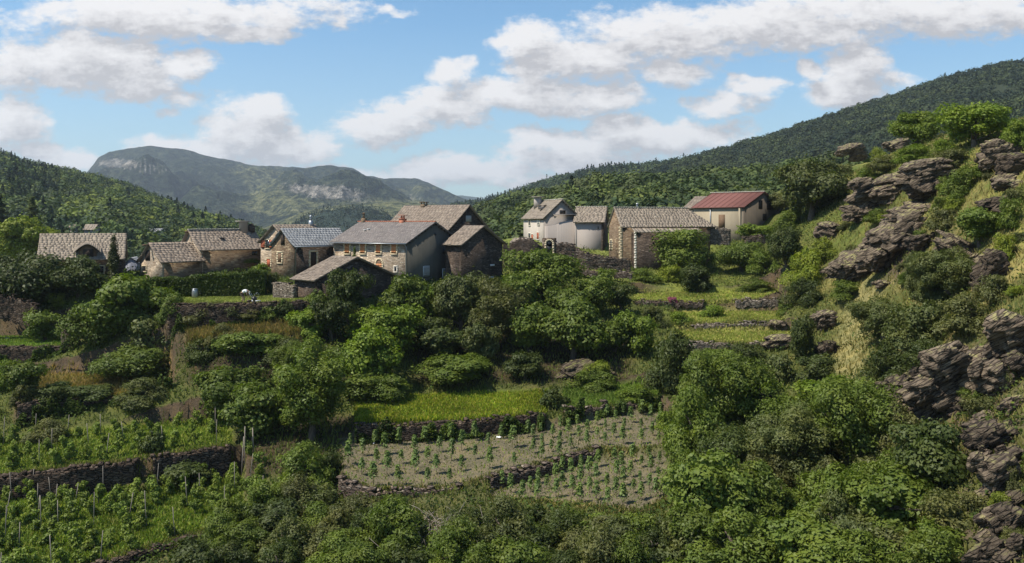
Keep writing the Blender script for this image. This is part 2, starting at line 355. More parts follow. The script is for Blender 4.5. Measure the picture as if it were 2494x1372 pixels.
def base_z(XY):
    XY = np.asarray(XY, float); out = np.empty(len(XY))
    for i in range(0, len(XY), 20000):
        q = XY[i:i+20000]; out[i:i+20000] = _tps(q, CT[:, :2]) @ _S[:_n] + np.c_[np.ones(len(q)), q] @ _S[_n:]
    return out
# terraces: front edge and back edge as (column, distance, height); flat or gently tilted shelf between them
def fz(u, v, d): return (u, d, (HV - v) / F * d)
TERR = [
 ('vineyard_low', [(-350,42,-19.3),(0,46,-19.3),(250,50,-19.3),(480,54,-19.2),(600,57,-19.0)], [(-350,61,-19.2),(330,62,-18.9),(640,67,-18.5)]),
 ('vineyard_up', [(-350,60.6,-17.4),fz(0,1163,61),fz(180,1140,61.5),fz(310,1126,62.5),fz(400,1110,63.5),fz(565,1088,65)], [(-350,69,-17.1),(0,69.5,-17.0),(300,71,-16.4),(565,73,-16.0)]),
 ('dry', [fz(40,985,72),fz(420,962,75)], [(40,83,-14.3),(420,79.5,-14.2)]),
 ('lawn_left', [(-350,84,-12),fz(0,848,84),fz(190,846,84)], [(-350,92.5,-11.9),(190,92.5,-11.9)]),
 ('garden', [fz(405,744,80),fz(550,742,80),fz(750,736,80.5)], [(405,90,-7.5),(750,90,-7.3)]),
 ('dry_bank', [fz(455,835,77.2),fz(740,812,77.4)], [(455,79.3,-9.8),(740,79.6,-9.4)]),
 ('meadow', [fz(865,1034,65.6),fz(1000,1036,65.6),fz(1180,1024,66.5),fz(1330,1008,67.5)], [(865,72,-14.9),(1000,74,-14.6),(1330,74.5,-14.5)]),
 ('meadow_right', [fz(1372,1006,68),fz(1480,990,69),fz(1610,985,70)], [(1372,74.5,-14.3),(1610,76,-14.0)]),
 ('soil_low', [(1190,55.5,-17.5),(1400,54,-17.4),(1560,51.8,-17.1),(1625,53,-16.7)], [(1190,57.9,-17.5),(1330,59.3,-17.0),(1450,61.2,-16.4),(1625,60.8,-15.9)]),
 ('soil_up', [fz(830,1168,57),fz(900,1196,56),fz(1110,1192,56.5),fz(1200,1163,58),fz(1330,1130,59.6),fz(1450,1096,61.5),(1625,61,-15.9)], [(830,66,-16.2),(1310,67,-15.8),(1480,68.5,-15.0),(1625,69.5,-14.8)]),
 ('shelf_a', [fz(1650,834,80),fz(1800,838,80),fz(1940,838,80)], [(1650,87.2,-10.8),(1940,87.2,-10.8)]),
 ('shelf_b', [fz(1640,792,87.5),fz(1780,789,87.5),fz(1910,786,87.5)], [(1640,95.6,-9.9),(1910,95.6,-9.7)]),
 ('shelf_c', [fz(1540,733,96),fz(1700,738,96),fz(1900,728,96)], [(1540,104,-8.5),(1900,104,-8.1)]),
]
def interp_edge(pts, u):
    us = [p[0] for p in pts]; return np.interp(u, us, [p[1] for p in pts]), np.interp(u, us, [p[2] for p in pts])
def apply_terr(x, y, z, zone=None):
    u = x / y * F + CU; wob = .8*np.sin(x*.9 + y*.3) + .5*np.sin(x*2.3)
    for k, (nm, fr, bk) in enumerate(TERR):
        u0, u1 = fr[0][0], fr[-1][0]; df, zf = interp_edge(fr, u); db, zb = interp_edge(bk, u)
        m = (u >= u0) & (u <= u1) & (y >= df) & (y <= db)
        t = np.clip((y - df) / (db - df + 1e-6), 0, 1); zz = zf + (zb - zf) * t
        # soften towards the back: rise to the hill behind
        z = np.where(m, zz, z)
        if zone is not None: zone[m] = k + 1
    return z
def ground_z(x, y):
    x = np.atleast_1d(np.asarray(x, float)); y = np.atleast_1d(np.asarray(y, float))
    z = base_z(np.c_[x, y]) + .22*snoise(np.c_[x, y, x*0], .16, 3, 3); return apply_terr(x, y, z)
GX0, GX1, GY0, GY1, GS = -84., 96., 21., 152., .36
gx = np.arange(GX0, GX1, GS); gy = np.arange(GY0, GY1, GS); XX, YY = np.meshgrid(gx, gy)
fx, fy = XX.ravel(), YY.ravel(); NXg, NYg = len(gx), len(gy)
bz = base_z(np.c_[fx, fy]) + .22*snoise(np.c_[fx, fy, fx*0], .16, 3, 3)
zone = np.zeros(len(fx), int); gzv = apply_terr(fx, fy, bz, zone)
GZ = gzv.reshape(NYg, NXg)
def gz(x, y):
    """terrain height by bilinear lookup"""
    i = np.clip((np.asarray(x, float) - GX0)/GS, 0, NXg-1.001); j = np.clip((np.asarray(y, float) - GY0)/GS, 0, NYg-1.001)
    i0 = i.astype(int); j0 = j.astype(int); a = i-i0; b = j-j0
    return (GZ[j0, i0]*(1-a) + GZ[j0, i0+1]*a)*(1-b) + (GZ[j0+1, i0]*(1-a) + GZ[j0+1, i0+1]*a)*b
def hit(u, v, dmin=24., dmax=150.):
    """distance at which the ray of photo pixel (u, v) meets the ground"""
    d = np.arange(dmin, dmax, .15); x = (u-CU)/F*d; zr = (HV-v)/F*d; g = gz(x, d); b = np.nonzero(zr <= g)[0]
    return float(d[b[0]]) if len(b) else dmax
# colours of the ground by zone
ZC = {0: (.085, .095, .028), 1: (.125, .165, .025), 2: (.14, .17, .03), 3: (.26, .18, .07), 4: (.11, .165, .022), 5: (.23, .25, .07), 6: (.23, .185, .075), 7: (.13, .185, .014), 8: (.11, .17, .02),
      9: (.150, .128, .082), 10: (.150, .128, .082), 11: (.30, .29, .08), 12: (.30, .29, .08), 13: (.24, .26, .05)}
tintg = np.array([ZC[int(k)] for k in range(14)])[zone]
uu = fx/fy*F + CU; vv = HV - gzv/fy*F
nzz = snoise(np.c_[fx, fy, fx*0], .07, 4, 5); nz2 = snoise(np.c_[fx, fy, fx*0], .35, 3, 9)
def blend(mask, col):
    global tintg
    mask = np.clip(mask, 0, 1)[:, None]; tintg = tintg*(1-mask) + np.array(col)*mask
wild = zone == 0
sm = lambda x, a, b: np.clip((x-a)/(b-a), 0, 1)
# dry straw slopes on the right-hand hill, earth banks under the terraces, worn path
blend(wild*sm(uu, 1880, 2050)*sm(nzz + .5*nz2, -.15, .35)*.9, (.27, .225, .085))
blend(wild*sm(uu, 1900, 2000)*sm(400-np.abs(vv-450), 200, 260)*.45, (.12, .15, .03))
blend(wild*sm(60-np.abs(uu-2085+.2*(vv-800)), 0, 40)*sm(vv, 660, 700)*sm(-vv, -980, -940), (.225, .20, .085))
gyy, gxx = np.gradient(GZ, GS); slope = np.hypot(gyy, gxx).ravel()
blend(wild*sm(slope, .7, 1.3)*sm(1950-uu, 0, 60), (.085, .062, .042))
blend(wild*sm(1620-uu, 0, 60)*sm(fy, 20, 40)*sm(62-fy, 0, 6)*.6, (.10, .095, .045))
blend(wild*sm(uu, 1000, 1100)*sm(1700-uu, 0, 80)*sm(fy, 99, 103), (.16, .18, .05))
blend(wild*sm(1900-uu, 0, 80)*sm(fy, 84, 92)*sm(nz2, -.2, .4)*.6, (.15, .175, .035))
for (a_, b_, c_, d_) in ((430, 860, 800, 950), (990, 1560, 770, 945), (560, 900, 1000, 1170)): blend(wild*sm(uu, a_, a_+40)*sm(b_-uu, 0, 40)*sm(vv, c_, c_+20)*sm(d_-vv, 0, 20)*.9, (.05, .036, .024))  # bare earth, darkened to paint in the tree shade over these hollows
blend(wild*sm(uu, 2120, 2200)*sm(vv, 800, 900)*sm(nz2 + .4*nzz, -.4, .1)*.9, (.11, .08, .058))
blend(wild*sm(70-np.abs(uu-2200), 0, 50)*sm(vv, 530, 560)*sm(-vv, -700, -670)*.9, (.09, .066, .05))
blend(wild*sm(45-np.abs(uu-1055-.25*(vv-1300)), 0, 30)*sm(vv, 1240, 1275), (.24, .185, .15))
blend(wild*sm(30-np.abs(uu-1640), 0, 22)*sm(vv, 1230, 1300), (.24, .18, .145))
blend(sm(slope, 1.0, 1.7)*.95, (.085, .062, .042))
bump_g = np.where(zone > 0, .03, .10)*snoise(np.c_[fx, fy, fx*0], .8, 2, 21)
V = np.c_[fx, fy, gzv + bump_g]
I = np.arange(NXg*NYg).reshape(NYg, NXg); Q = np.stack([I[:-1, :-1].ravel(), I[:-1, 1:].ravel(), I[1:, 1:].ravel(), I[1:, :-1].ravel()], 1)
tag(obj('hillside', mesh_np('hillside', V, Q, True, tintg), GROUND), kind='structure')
# the valley floor reaches beyond every hill
vg = plain('valley_grass', (.10, .12, .035), .95, .3)
s = 9000.; tag(obj('valley_ground', mesh_np('valley_ground', [(-s, -1500, -62), (s, -1500, -62), (s, s, -62), (-s, s, -62)], np.array([[0, 1, 2, 3]])), vg), kind='structure')
# ------------------------------------------------------------------ foliage meshes
def leaves_mesh(name, C, N, size, aspect=.6, r=None):
    """diamond leaves (bent along the midrib) at centres C with normals N"""
    r = r or rng; n = len(C); N = N/np.linalg.norm(N, axis=1)[:, None]
    A = r.normal(size=(n, 3)); A -= (A*N).sum(1)[:, None]*N; A /= np.linalg.norm(A, axis=1)[:, None]; B = np.cross(N, A)
    s = size*r.uniform(.5, 1.6, n)[:, None]
    V = np.stack([C - A*s*.5, C + B*s*aspect*.5 + N*s*.12, C + A*s*.5 - N*s*.1, C - B*s*aspect*.5 + N*s*.12], 1).reshape(-1, 3)
    return V, (np.arange(n)[:, None]*4 + np.arange(4)[None])
def crown_pts(r, w, h, nl, lr, n, flat=.85, lowcut=-.9, shape='dome'):
    """leaf centres and normals over lobes filling a w x h crown whose base is z=0"""
    R = w/2; L = []
    while len(L) < nl:
        p = r.uniform(-1, 1, 3)
        if shape == 'dome':
            if p @ p > 1 or p @ p < .16: continue
            if p[2] < lowcut: continue
            c = np.array([p[0]*(R-lr*.7), p[1]*(R-lr*.7), h*.52 + p[2]*(h*.5-lr*.6)])
        elif shape == 'cone':
            t = r.uniform(0, 1)**1.3; a = r.uniform(0, 6.28); q = R*(1-t)**.7*r.uniform(.2, .85); c = np.array([q*math.cos(a), q*math.sin(a), lr*.5 + t*(h-lr*1.2)])
        elif shape == 'shrub':
            if p @ p > 1: continue
            c = np.array([p[0]*(R-lr*.6), p[1]*(R-lr*.6), abs(p[2])*(h-lr) + lr*.2])
        L.append((c, lr*r.uniform(.45, 1.45)*(1 if shape != 'cone' else (1-.55*c[2]/h))))
    wt = np.array([l[1]**2 for l in L]); idx = r.choice(nl, n, p=wt/wt.sum())
    D = r.normal(size=(n, 3)); D[:, 2] = D[:, 2]*.9 + .35; D /= np.linalg.norm(D, axis=1)[:, None]
    Cc = np.array([l[0] for l in L])[idx]; Rr = np.array([l[1] for l in L])[idx]
    rad = Rr*(1 - .5*r.uniform(0, 1, n)**2.2 + .10*r.normal(size=n)); C = Cc + D*rad[:, None]*np.array([1, 1, flat])
    C += .05*r.normal(size=C.shape)
    ax = C - np.array([0, 0, h*.4]); dn = ax/(np.linalg.norm(ax, axis=1)[:, None]+1e-6); so_ = int(r.integers(0, 40)); kk = 1 + (.24*snoise(dn, .40, 3, so_) + .12*snoise(dn, 1.3, 2, so_+2))*(shape != 'cone'); C = np.array([0, 0, h*.4]) + ax*kk[:, None]
    sp = r.uniform(0, 1, n) < .05; C[sp] += dn[sp]*lr*.5*r.uniform(0, 1, (sp.sum(), 1))
    N = D + .42*r.normal(size=(n, 3)); N[:, 2] += .35
    k = C[:, 2] > 0.02; return C[k], N[k], L
def make_tree(name, w, h, nl, lr, n, leaf, trunk_h, seed, shape='dome', flat=.85, aspect=.6, low=-.9):
    r = np.random.default_rng(seed); C, N, L = crown_pts(r, w, h, nl, lr, n, flat, low, shape); C[:, 2] += trunk_h
    V, Fc = leaves_mesh(name, C, N, leaf, aspect, r); cm = mesh_np(name+'_crown', V, Fc)
    mb = MB(); tr = .035*w + .03; top = np.array([0, 0, trunk_h + h*.62])
    pts = [np.array([0, 0, -.8])] + [np.array([.06*w*math.sin(k*1.7+seed), .06*w*math.cos(k*2.1+seed), t])*np.array([k/4, k/4, 1]) for k, t in enumerate(np.linspace(0, top[2], 5))]
    mb.tube(pts, [tr*1.5, tr*1.3, tr, tr*.8, tr*.55, tr*.3])
    for c, q in L[:min(len(L), 16)]:
        b = pts[2 + int(r.integers(0, 3))]; e = c + np.array([0, 0, trunk_h]); mid = (b+e)/2 + r.normal(size=3)*.06*w + np.array([0, 0, .03*h])
        mb.tube([b, mid, e], [tr*.45, tr*.3, tr*.1], 5)
    V = np.concatenate(mb.V); tm = mesh_np(name+'_trunk', V, mb.F, True)
    cm.materials.append(LEAF['mid']); tm.materials.append(BARK)
    return dict(crown=cm, trunk=tm, w=w, h=h + trunk_h, sh=shape)
PROTO = {}; _last = {}
PROTO['broad_l'] = [make_tree('bl%d' % i, 7.0, 6.2, 34, 1.3, 19000, .29, .5, 10+i, 'dome', .68) for i in range(3)]
PROTO['broad_m'] = [make_tree('bm%d' % i, 4.4, 4.0, 24, .88, 9500, .24, .3, 20+i, 'dome', .70) for i in range(3)]
PROTO['broad_s'] = [make_tree('bs%d' % i, 2.4, 2.0, 20, .5, 3600, .19, .1, 30+i, 'shrub') for i in range(3)]
PROTO['fine_l'] = [make_tree('fl%d' % i, 6.5, 4.8, 64, .80, 28000, .19, .2, 40+i, 'dome', .8, .45) for i in range(3)]
PROTO['fine_m'] = [make_tree('fm%d' % i, 4.0, 3.2, 36, .60, 12500, .165, .1, 50+i, 'shrub', .85, .45) for i in range(3)]
PROTO['fine_s'] = [make_tree('fs%d' % i, 2.2, 1.6, 24, .36, 4500, .14, .05, 60+i, 'shrub', .85, .45) for i in range(2)]
PROTO['airy_l'] = [make_tree('al%d' % i, 6.0, 7.5, 70, .75, 17000, .26, .8, 70+i, 'dome', 1.0, .38, -1) for i in range(2)]
PROTO['col'] = [make_tree('co%d' % i, 1.0, 4.5, 40, .34, 7000, .14, .0, 80+i, 'cone', 1.3, .4) for i in range(1)]
PROTO['conifer'] = [make_tree('cn%d' % i, 5.0, 11, 80, .9, 12000, .35, .6, 85+i, 'cone', .5, .35) for i in range(2)]
def plant(name, u, vb, w, h, kind, leaf, label, cat='tree', group=None, dd=None):
    """a tree or shrub whose foot shows at photo pixel (u, vb), w x h pixels large"""
    d = dd if dd else hit(u, vb); x = (u-CU)/F*d; W_ = w*d/F*.97; H_ = h*d/F*.92
    if kind in ('broad', 'fine'): kk = kind + ('_l' if max(W_, H_) > 5.4 else '_m' if max(W_, H_) > 2.9 else '_s')
    elif kind == 'airy': kk = 'airy_l'
    else: kk = kind
    p = random.choice(PROTO[kk]); z = float(gz(x, d)) if dd is None or dd < 150 else (HV - vb)/F*d
    sx = W_/p['w']; sz = H_/p['h']; y = d + (W_*.3 if dd is None else 0)
    if dd is None: z = min(float(gz(x, y)), z + .5)
    r = empty(name, (x, y, z - .12), label, cat, group); r.rotation_euler = (0, 0, random.uniform(0, 6.28)); r.scale = (sx, sx, sz*1.03)
    for nm, me, mt in (('crown', p['crown'], LEAF[leaf]), ('trunk', p['trunk'], BARK)):
        o = bpy.data.objects.new(nm, me); COL.objects.link(o); o.parent = r
        o.material_slots[0].link = 'OBJECT'; o.material_slots[0].material = mt
    _last.update(leaf=leaf, o=r); return r
# ------------------------------------------------------------------ far hills and mountains (real distances)
def loft(name, foot, ridge, nu, nv, power, rough, mat, tintf, back=1.0, seed=0, rscale=.01, crest=0.0):
    """hill flank from a foot line to a ridge line, both [(column, row, distance)], falling away again behind the ridge"""
    us = np.linspace(ridge[0][0], ridge[-1][0], nu)
    g = lambda L, k: np.interp(us, [p[0] for p in L], [p[k] for p in L])
    rd, rv = g(ridge, 2), g(ridge, 1); fd, fv = g(foot, 2), g(foot, 1)
    rz = (HV-rv)/F*rd; fzz = (HV-fv)/F*fd; rx = (us-CU)/F*rd; fxx = (us-CU)/F*fd
    T = np.linspace(0, 1 + .5*back, nv); V = []
    for t in T:
        if t <= 1: x = fxx+(rx-fxx)*t; y = fd+(rd-fd)*t; z = fzz+(rz-fzz)*(t**power)
        else: x = fxx+(rx-fxx)*t; y = fd+(rd-fd)*t; z = rz - (rz-fzz)*((t-1)*1.1)
        if nu > 300 and t <= 1:
            ph_ = np.interp(t, [0, .5, .84, .90, .95, 1], [0, .38, .76, .93, .965, 1.0]); z = fzz + (rz-fzz)*ph_
        w = min(1, t*3)*min(1, max(.06, (1.0-t)/.55))**(.8 if nu > 300 else .7)
        pp = np.c_[x, y, z*0]; z = z + rough*w*(snoise(pp, rscale, 5, seed) + .5*np.abs(snoise(pp*np.array([1, .35, 1]), rscale*1.7, 3, seed+3)))
        if nu > 300 and t < .985: z = np.minimum(z, rz*y/rd*.988)
        if crest and t >= .9: z = z + crest*snoise(pp, rscale*6, 3, seed+7)*.5
        V.append(np.c_[x, y, z])
    V = np.concatenate(V); I = np.arange(nu*len(T)).reshape(len(T), nu)
    Q = np.stack([I[:-1, :-1].ravel(), I[:-1, 1:].ravel(), I[1:, 1:].ravel(), I[1:, :-1].ravel()], 1)
    tt = np.repeat(T, nu); uu_ = np.tile(us, len(T))
    me = mesh_np(name, V, Q, True, tintf(V, tt, uu_)); o = obj(name, me, mat); tag(o, kind='structure')
    return V, Q, tt, uu_
def forest(name, V, Q, keep, spacing, size, palette, region, kinds, seed, label, nq=42, lf=.2):
    """a far wood as one mass: every crown a ball or spire of leaf tufts standing on the hill"""
    r = np.random.default_rng(seed); A = V[Q[:, 1]] - V[Q[:, 0]]; B = V[Q[:, 3]] - V[Q[:, 0]]
    ar = np.linalg.norm(np.cross(A, B), axis=1)*keep; n = int(ar.sum()/spacing**2); n = min(n, 42000); print(name, n)
    q = r.choice(len(Q), n, p=ar/ar.sum()); a, b = r.uniform(0, 1, (2, n)); Pp = V[Q[q, 0]] + A[q]*a[:, None] + B[q]*b[:, None]
    reg = region(Pp)                 # 0..1 share of conifers
    con = r.uniform(0, 1, n) < reg; sz = size*r.uniform(.55, 1.35, n)
    pal = np.array(palette); ti = r.integers(0, len(pal), n); col = pal[ti]*r.uniform(.75, 1.3, (n, 1))
    patch = snoise(Pp, 1/(size*9), 3, seed+5); col = col*(1 + .4*patch[:, None]*np.array([1.15, .9, .3]))
    col[con] = np.array((.030, .048, .026))*r.uniform(.7, 1.25, (con.sum(), 1))
    D = r.normal(size=(n, nq, 3)); D[..., 2] = np.abs(D[..., 2])*.9; D /= np.linalg.norm(D, axis=2)[..., None]
    h = r.uniform(0, 1, (n, nq))
    dome = D*(.5*r.uniform(.72, 1.05, (n, nq, 1)))*np.array([1, 1, 1.25]) + np.array([0, 0, .12])
    az = r.uniform(0, 6.28, (n, nq)); rr = .24*(1-h)**.8
    cone = np.stack([np.cos(az)*rr, np.sin(az)*rr, h*1.12], -1)
    C = np.where(con[:, None, None], cone, dome)*(sz*np.where(con, 1.0, 1.12))[:, None, None] + Pp[:, None, :]; C[..., 2] -= .2*sz[:, None]
    Nn = D + .28*r.normal(size=D.shape); Cf = C.reshape(-1, 3); ls = np.repeat(sz*lf*np.where(con, .8, 1), nq)
    N = Nn.reshape(-1, 3); N /= np.linalg.norm(N, axis=1)[:, None]
    A_ = r.normal(size=N.shape); A_ -= (A_*N).sum(1)[:, None]*N; A_ /= np.linalg.norm(A_, axis=1)[:, None]; B_ = np.cross(N, A_); s_ = (ls*r.uniform(.7, 1.3, len(ls)))[:, None]
    VV = np.stack([Cf - A_*s_*.5, Cf + B_*s_*.42, Cf + A_*s_*.5, Cf - B_*s_*.42], 1).reshape(-1, 3)
    T = np.repeat(np.repeat(col, nq, 0), 4, 0); FF = np.arange(len(VV)).reshape(-1, 4)
    o = obj(name, mesh_np(name, VV, FF, False, T), WOODS); tag(o, label, 'forest', kind='stuff'); return o
GRN = [(.048, .072, .016), (.062, .090, .018), (.036, .056, .016), (.080, .108, .020), (.044, .062, .020)]
GRND = [(.042, .062, .024), (.052, .075, .028), (.034, .052, .022), (.064, .088, .030)]
flat = lambda c: (lambda V, t, u: np.tile(c, (len(V), 1)))
# left hill
lh = loft('left_hill', [(-500,700,210),(0,690,215),(300,650,240),(640,640,300),(760,640,330)],
 [(-500,310,760),(0,378,720),(60,400,715),(180,424,700),(300,456,680),(450,514,640),(560,552,600),(650,588,540),(760,622,480)], 150, 90, .9, 7, HILLM, flat((.035, .05, .016)), seed=2, rscale=.006)
V_, Q_, t_, u_ = lh
forest('left_wood', V_, Q_, np.ones(len(Q_)), 5.0, 7.0, [(.070,.100,.026),(.095,.125,.028),(.056,.080,.026),(.125,.15,.03),(.045,.064,.026),(.040,.058,.028)], lambda p: np.clip(-.12 + .3*snoise(p, .008, 3, 11) + .3*(p[:, 0]/p[:, 1] < -.51) + .06*(p[:, 1] < 330), .01, .45), 1, 3, 'mixed wood of bright broadleaf and dark conifers over the left hill', 100, .155)
# near right slope behind the pale farmhouse, the conifer ridge behind it, the high ridge with cloud shadow put into its dark green
nr = loft('near_right_slope', [(1130,640,170),(1300,600,165),(1600,560,160),(1900,520,165),(2100,470,175)],
 [(1130,540,620),(1180,522,600),(1280,492,560),(1400,462,520),(1520,450,480),(1700,438,440),(1880,420,400),(2100,392,380)], 120, 70, .85, 5, HILLM, lambda V, t, u: np.where((snoise(V, .012, 3, 4) > .25)[:, None], (.15, .13, .045), (.045, .06, .018)), seed=5, rscale=.008)
V_, Q_, t_, u_ = nr
forest('near_right_wood', V_, Q_, (snoise(V_[Q_[:, 0]], .011, 3, 4) < .42)*1.0, 4.4, 5.6, [(.058,.080,.024),(.070,.092,.026),(.046,.066,.022),(.066,.080,.032),(.085,.105,.028)], lambda p: np.clip(-.1 + .25*snoise(p, .01, 3, 21), 0, .06), 2, 3, 'green broadleaf scrub wood on the near slope behind the pale farmhouse', 110, .17)
cr = loft('conifer_ridge', [(1100,620,640),(1300,590,620),(1700,560,600),(1900,540,600)],
 [(1100,500,1250),(1170,493,1220),(1250,468,1180),(1330,440,1120),(1400,423,1080),(1480,408,1050),(1580,402,1020),(1600,398,1000),(1680,385,980),(1760,370,960),(1900,350,940)], 110, 50, .9, 9, HILLM, flat((.035, .045, .02)), seed=8, rscale=.005)
V_, Q_, t_, u_ = cr
forest('conifer_wood', V_, Q_, np.ones(len(Q_)), 6.5, 7, GRND, lambda p: np.clip(.25 + .4*snoise(p, .006, 2, 3), .05, .6), 3, 3, 'dark conifer wood along the middle ridge right of the valley', 30, .26)
dr = loft('high_right_ridge', [(1500,560,520),(1800,520,480),(2100,470,450),(2494,420,420),(2900,380,400)],
 [(1500,450,900),(1600,412,900),(1700,384,900),(1800,352,900),(1900,324,900),(2000,292,890),(2100,257,880),(2200,228,870),(2300,196,860),(2400,168,850),(2494,152,840),(2900,80,820)], 150, 80, .9, 8, HILLM, flat((.028, .036, .018)), seed=12, rscale=.006)
V_, Q_, t_, u_ = dr
forest('high_right_wood', V_, Q_, np.ones(len(Q_)), 5.4, 6.8, [(.028,.040,.017),(.036,.050,.019),(.023,.034,.016),(.050,.064,.022)], lambda p: np.clip(-.1 + .2*snoise(p, .006, 3, 17), 0, .06), 4, 3, 'oak wood with cloud shadow in its dark green, covering the high ridge at the upper right', 44, .23)
# the distant plateau mountain with its cliff band and scree
def mt_mat():
    m, n, b = new_mat('mountain_side', .95, .05); g = n.new('ShaderNodeNewGeometry'); p = g.outputs['Position']
    a = n.new('ShaderNodeAttribute'); a.attribute_name = 'tint'
    sp = n.noise(p, .05, 4, .8); sp2 = n.noise(p, .012, 4, .6)
    s = n.new('ShaderNodeSeparateColor'); n.lk(a.outputs['Color'], s.inputs[0])     # R rock, G meadow, rest wood, its colour darkened for cloud shadow
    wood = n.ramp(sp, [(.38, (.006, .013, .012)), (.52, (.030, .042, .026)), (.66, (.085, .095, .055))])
    mead = n.ramp(sp, [(.42, (.022, .032, .018)), (.54, (.13, .135, .06)), (.68, (.25, .23, .12))])
    rk = n.ramp(n.noise(n.scale(p, (1.3, 1.3, .4)), .035, 5, .8), [(.38, (.045, .05, .04)), (.50, (.17, .155, .13)), (.64, (.42, .37, .31))])
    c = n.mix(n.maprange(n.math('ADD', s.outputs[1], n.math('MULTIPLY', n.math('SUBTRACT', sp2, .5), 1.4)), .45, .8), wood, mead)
    c = n.mix(n.maprange(n.math('ADD', s.outputs[0], n.math('MULTIPLY', n.math('SUBTRACT', sp, .5), 1.6)), .45, .7), c, rk)
    n.lk(c, b.inputs['Base Color']); bump(n, b, sp, 22, 1.0); return m
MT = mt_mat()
def gau(u, t, cu, ct_, su, st): return np.exp(-((u-cu)/su)**2 - ((t-ct_)/st)**2)
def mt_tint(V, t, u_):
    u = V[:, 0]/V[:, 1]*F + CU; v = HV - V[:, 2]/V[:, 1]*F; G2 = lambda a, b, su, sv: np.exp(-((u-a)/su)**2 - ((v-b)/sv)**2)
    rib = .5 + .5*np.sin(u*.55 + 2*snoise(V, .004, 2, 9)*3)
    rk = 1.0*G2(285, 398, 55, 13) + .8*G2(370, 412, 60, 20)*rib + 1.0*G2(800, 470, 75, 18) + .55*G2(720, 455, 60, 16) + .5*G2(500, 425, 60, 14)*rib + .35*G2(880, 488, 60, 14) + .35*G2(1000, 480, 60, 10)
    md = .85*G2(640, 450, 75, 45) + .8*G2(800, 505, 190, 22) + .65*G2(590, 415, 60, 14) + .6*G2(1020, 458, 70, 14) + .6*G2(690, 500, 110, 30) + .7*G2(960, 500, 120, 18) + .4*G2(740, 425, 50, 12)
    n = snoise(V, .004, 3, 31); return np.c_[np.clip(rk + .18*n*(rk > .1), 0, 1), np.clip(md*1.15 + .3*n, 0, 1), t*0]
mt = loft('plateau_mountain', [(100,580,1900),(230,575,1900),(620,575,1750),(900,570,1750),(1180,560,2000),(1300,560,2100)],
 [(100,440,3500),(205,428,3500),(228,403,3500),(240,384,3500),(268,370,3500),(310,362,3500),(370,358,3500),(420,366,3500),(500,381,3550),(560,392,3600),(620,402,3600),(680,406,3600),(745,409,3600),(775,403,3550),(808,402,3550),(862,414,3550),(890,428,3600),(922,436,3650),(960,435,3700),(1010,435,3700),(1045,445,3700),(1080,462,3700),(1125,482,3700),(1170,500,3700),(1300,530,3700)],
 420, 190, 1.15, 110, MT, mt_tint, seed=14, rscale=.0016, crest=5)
loft('far_ridge', [(1000,560,4600),(1400,560,4600)], [(1000,492,5600),(1060,480,5600),(1120,472,5600),(1165,478,5600),(1210,492,5600),(1400,520,5600)], 40, 14, .9, 15, HILLM, flat((.03, .045, .03)), seed=20, rscale=.001)
# rolling ground in front of the mountain: a brown spur and a wooded hill with cloud shadow painted into its colour
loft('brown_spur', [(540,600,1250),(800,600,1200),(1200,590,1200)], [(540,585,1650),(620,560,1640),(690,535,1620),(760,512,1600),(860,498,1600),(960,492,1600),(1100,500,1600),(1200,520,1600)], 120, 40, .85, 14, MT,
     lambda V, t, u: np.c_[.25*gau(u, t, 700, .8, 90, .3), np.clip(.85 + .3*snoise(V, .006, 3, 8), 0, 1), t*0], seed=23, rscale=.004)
dh = loft('shadow_toned_hill', [(600,640,900),(900,640,900),(1150,640,900)], [(600,592,1200),(680,566,1200),(740,535,1200),(790,515,1200),(840,506,1200),(900,512,1200),(960,530,1200),(1020,550,1200),(1150,580,1200)], 70, 30, .9, 9, HILLM, flat((.02, .032, .022)), seed=26, rscale=.005)
V_, Q_, t_, u_ = dh
forest('shadow_toned_wood', V_, Q_, np.ones(len(Q_)), 8, 10, [(.018, .032, .022), (.024, .040, .026)], lambda p: np.full(len(p), .5), 5, 3, 'blue-green wood darkened as if by cloud shadow on the round hill in mid valley', 20)
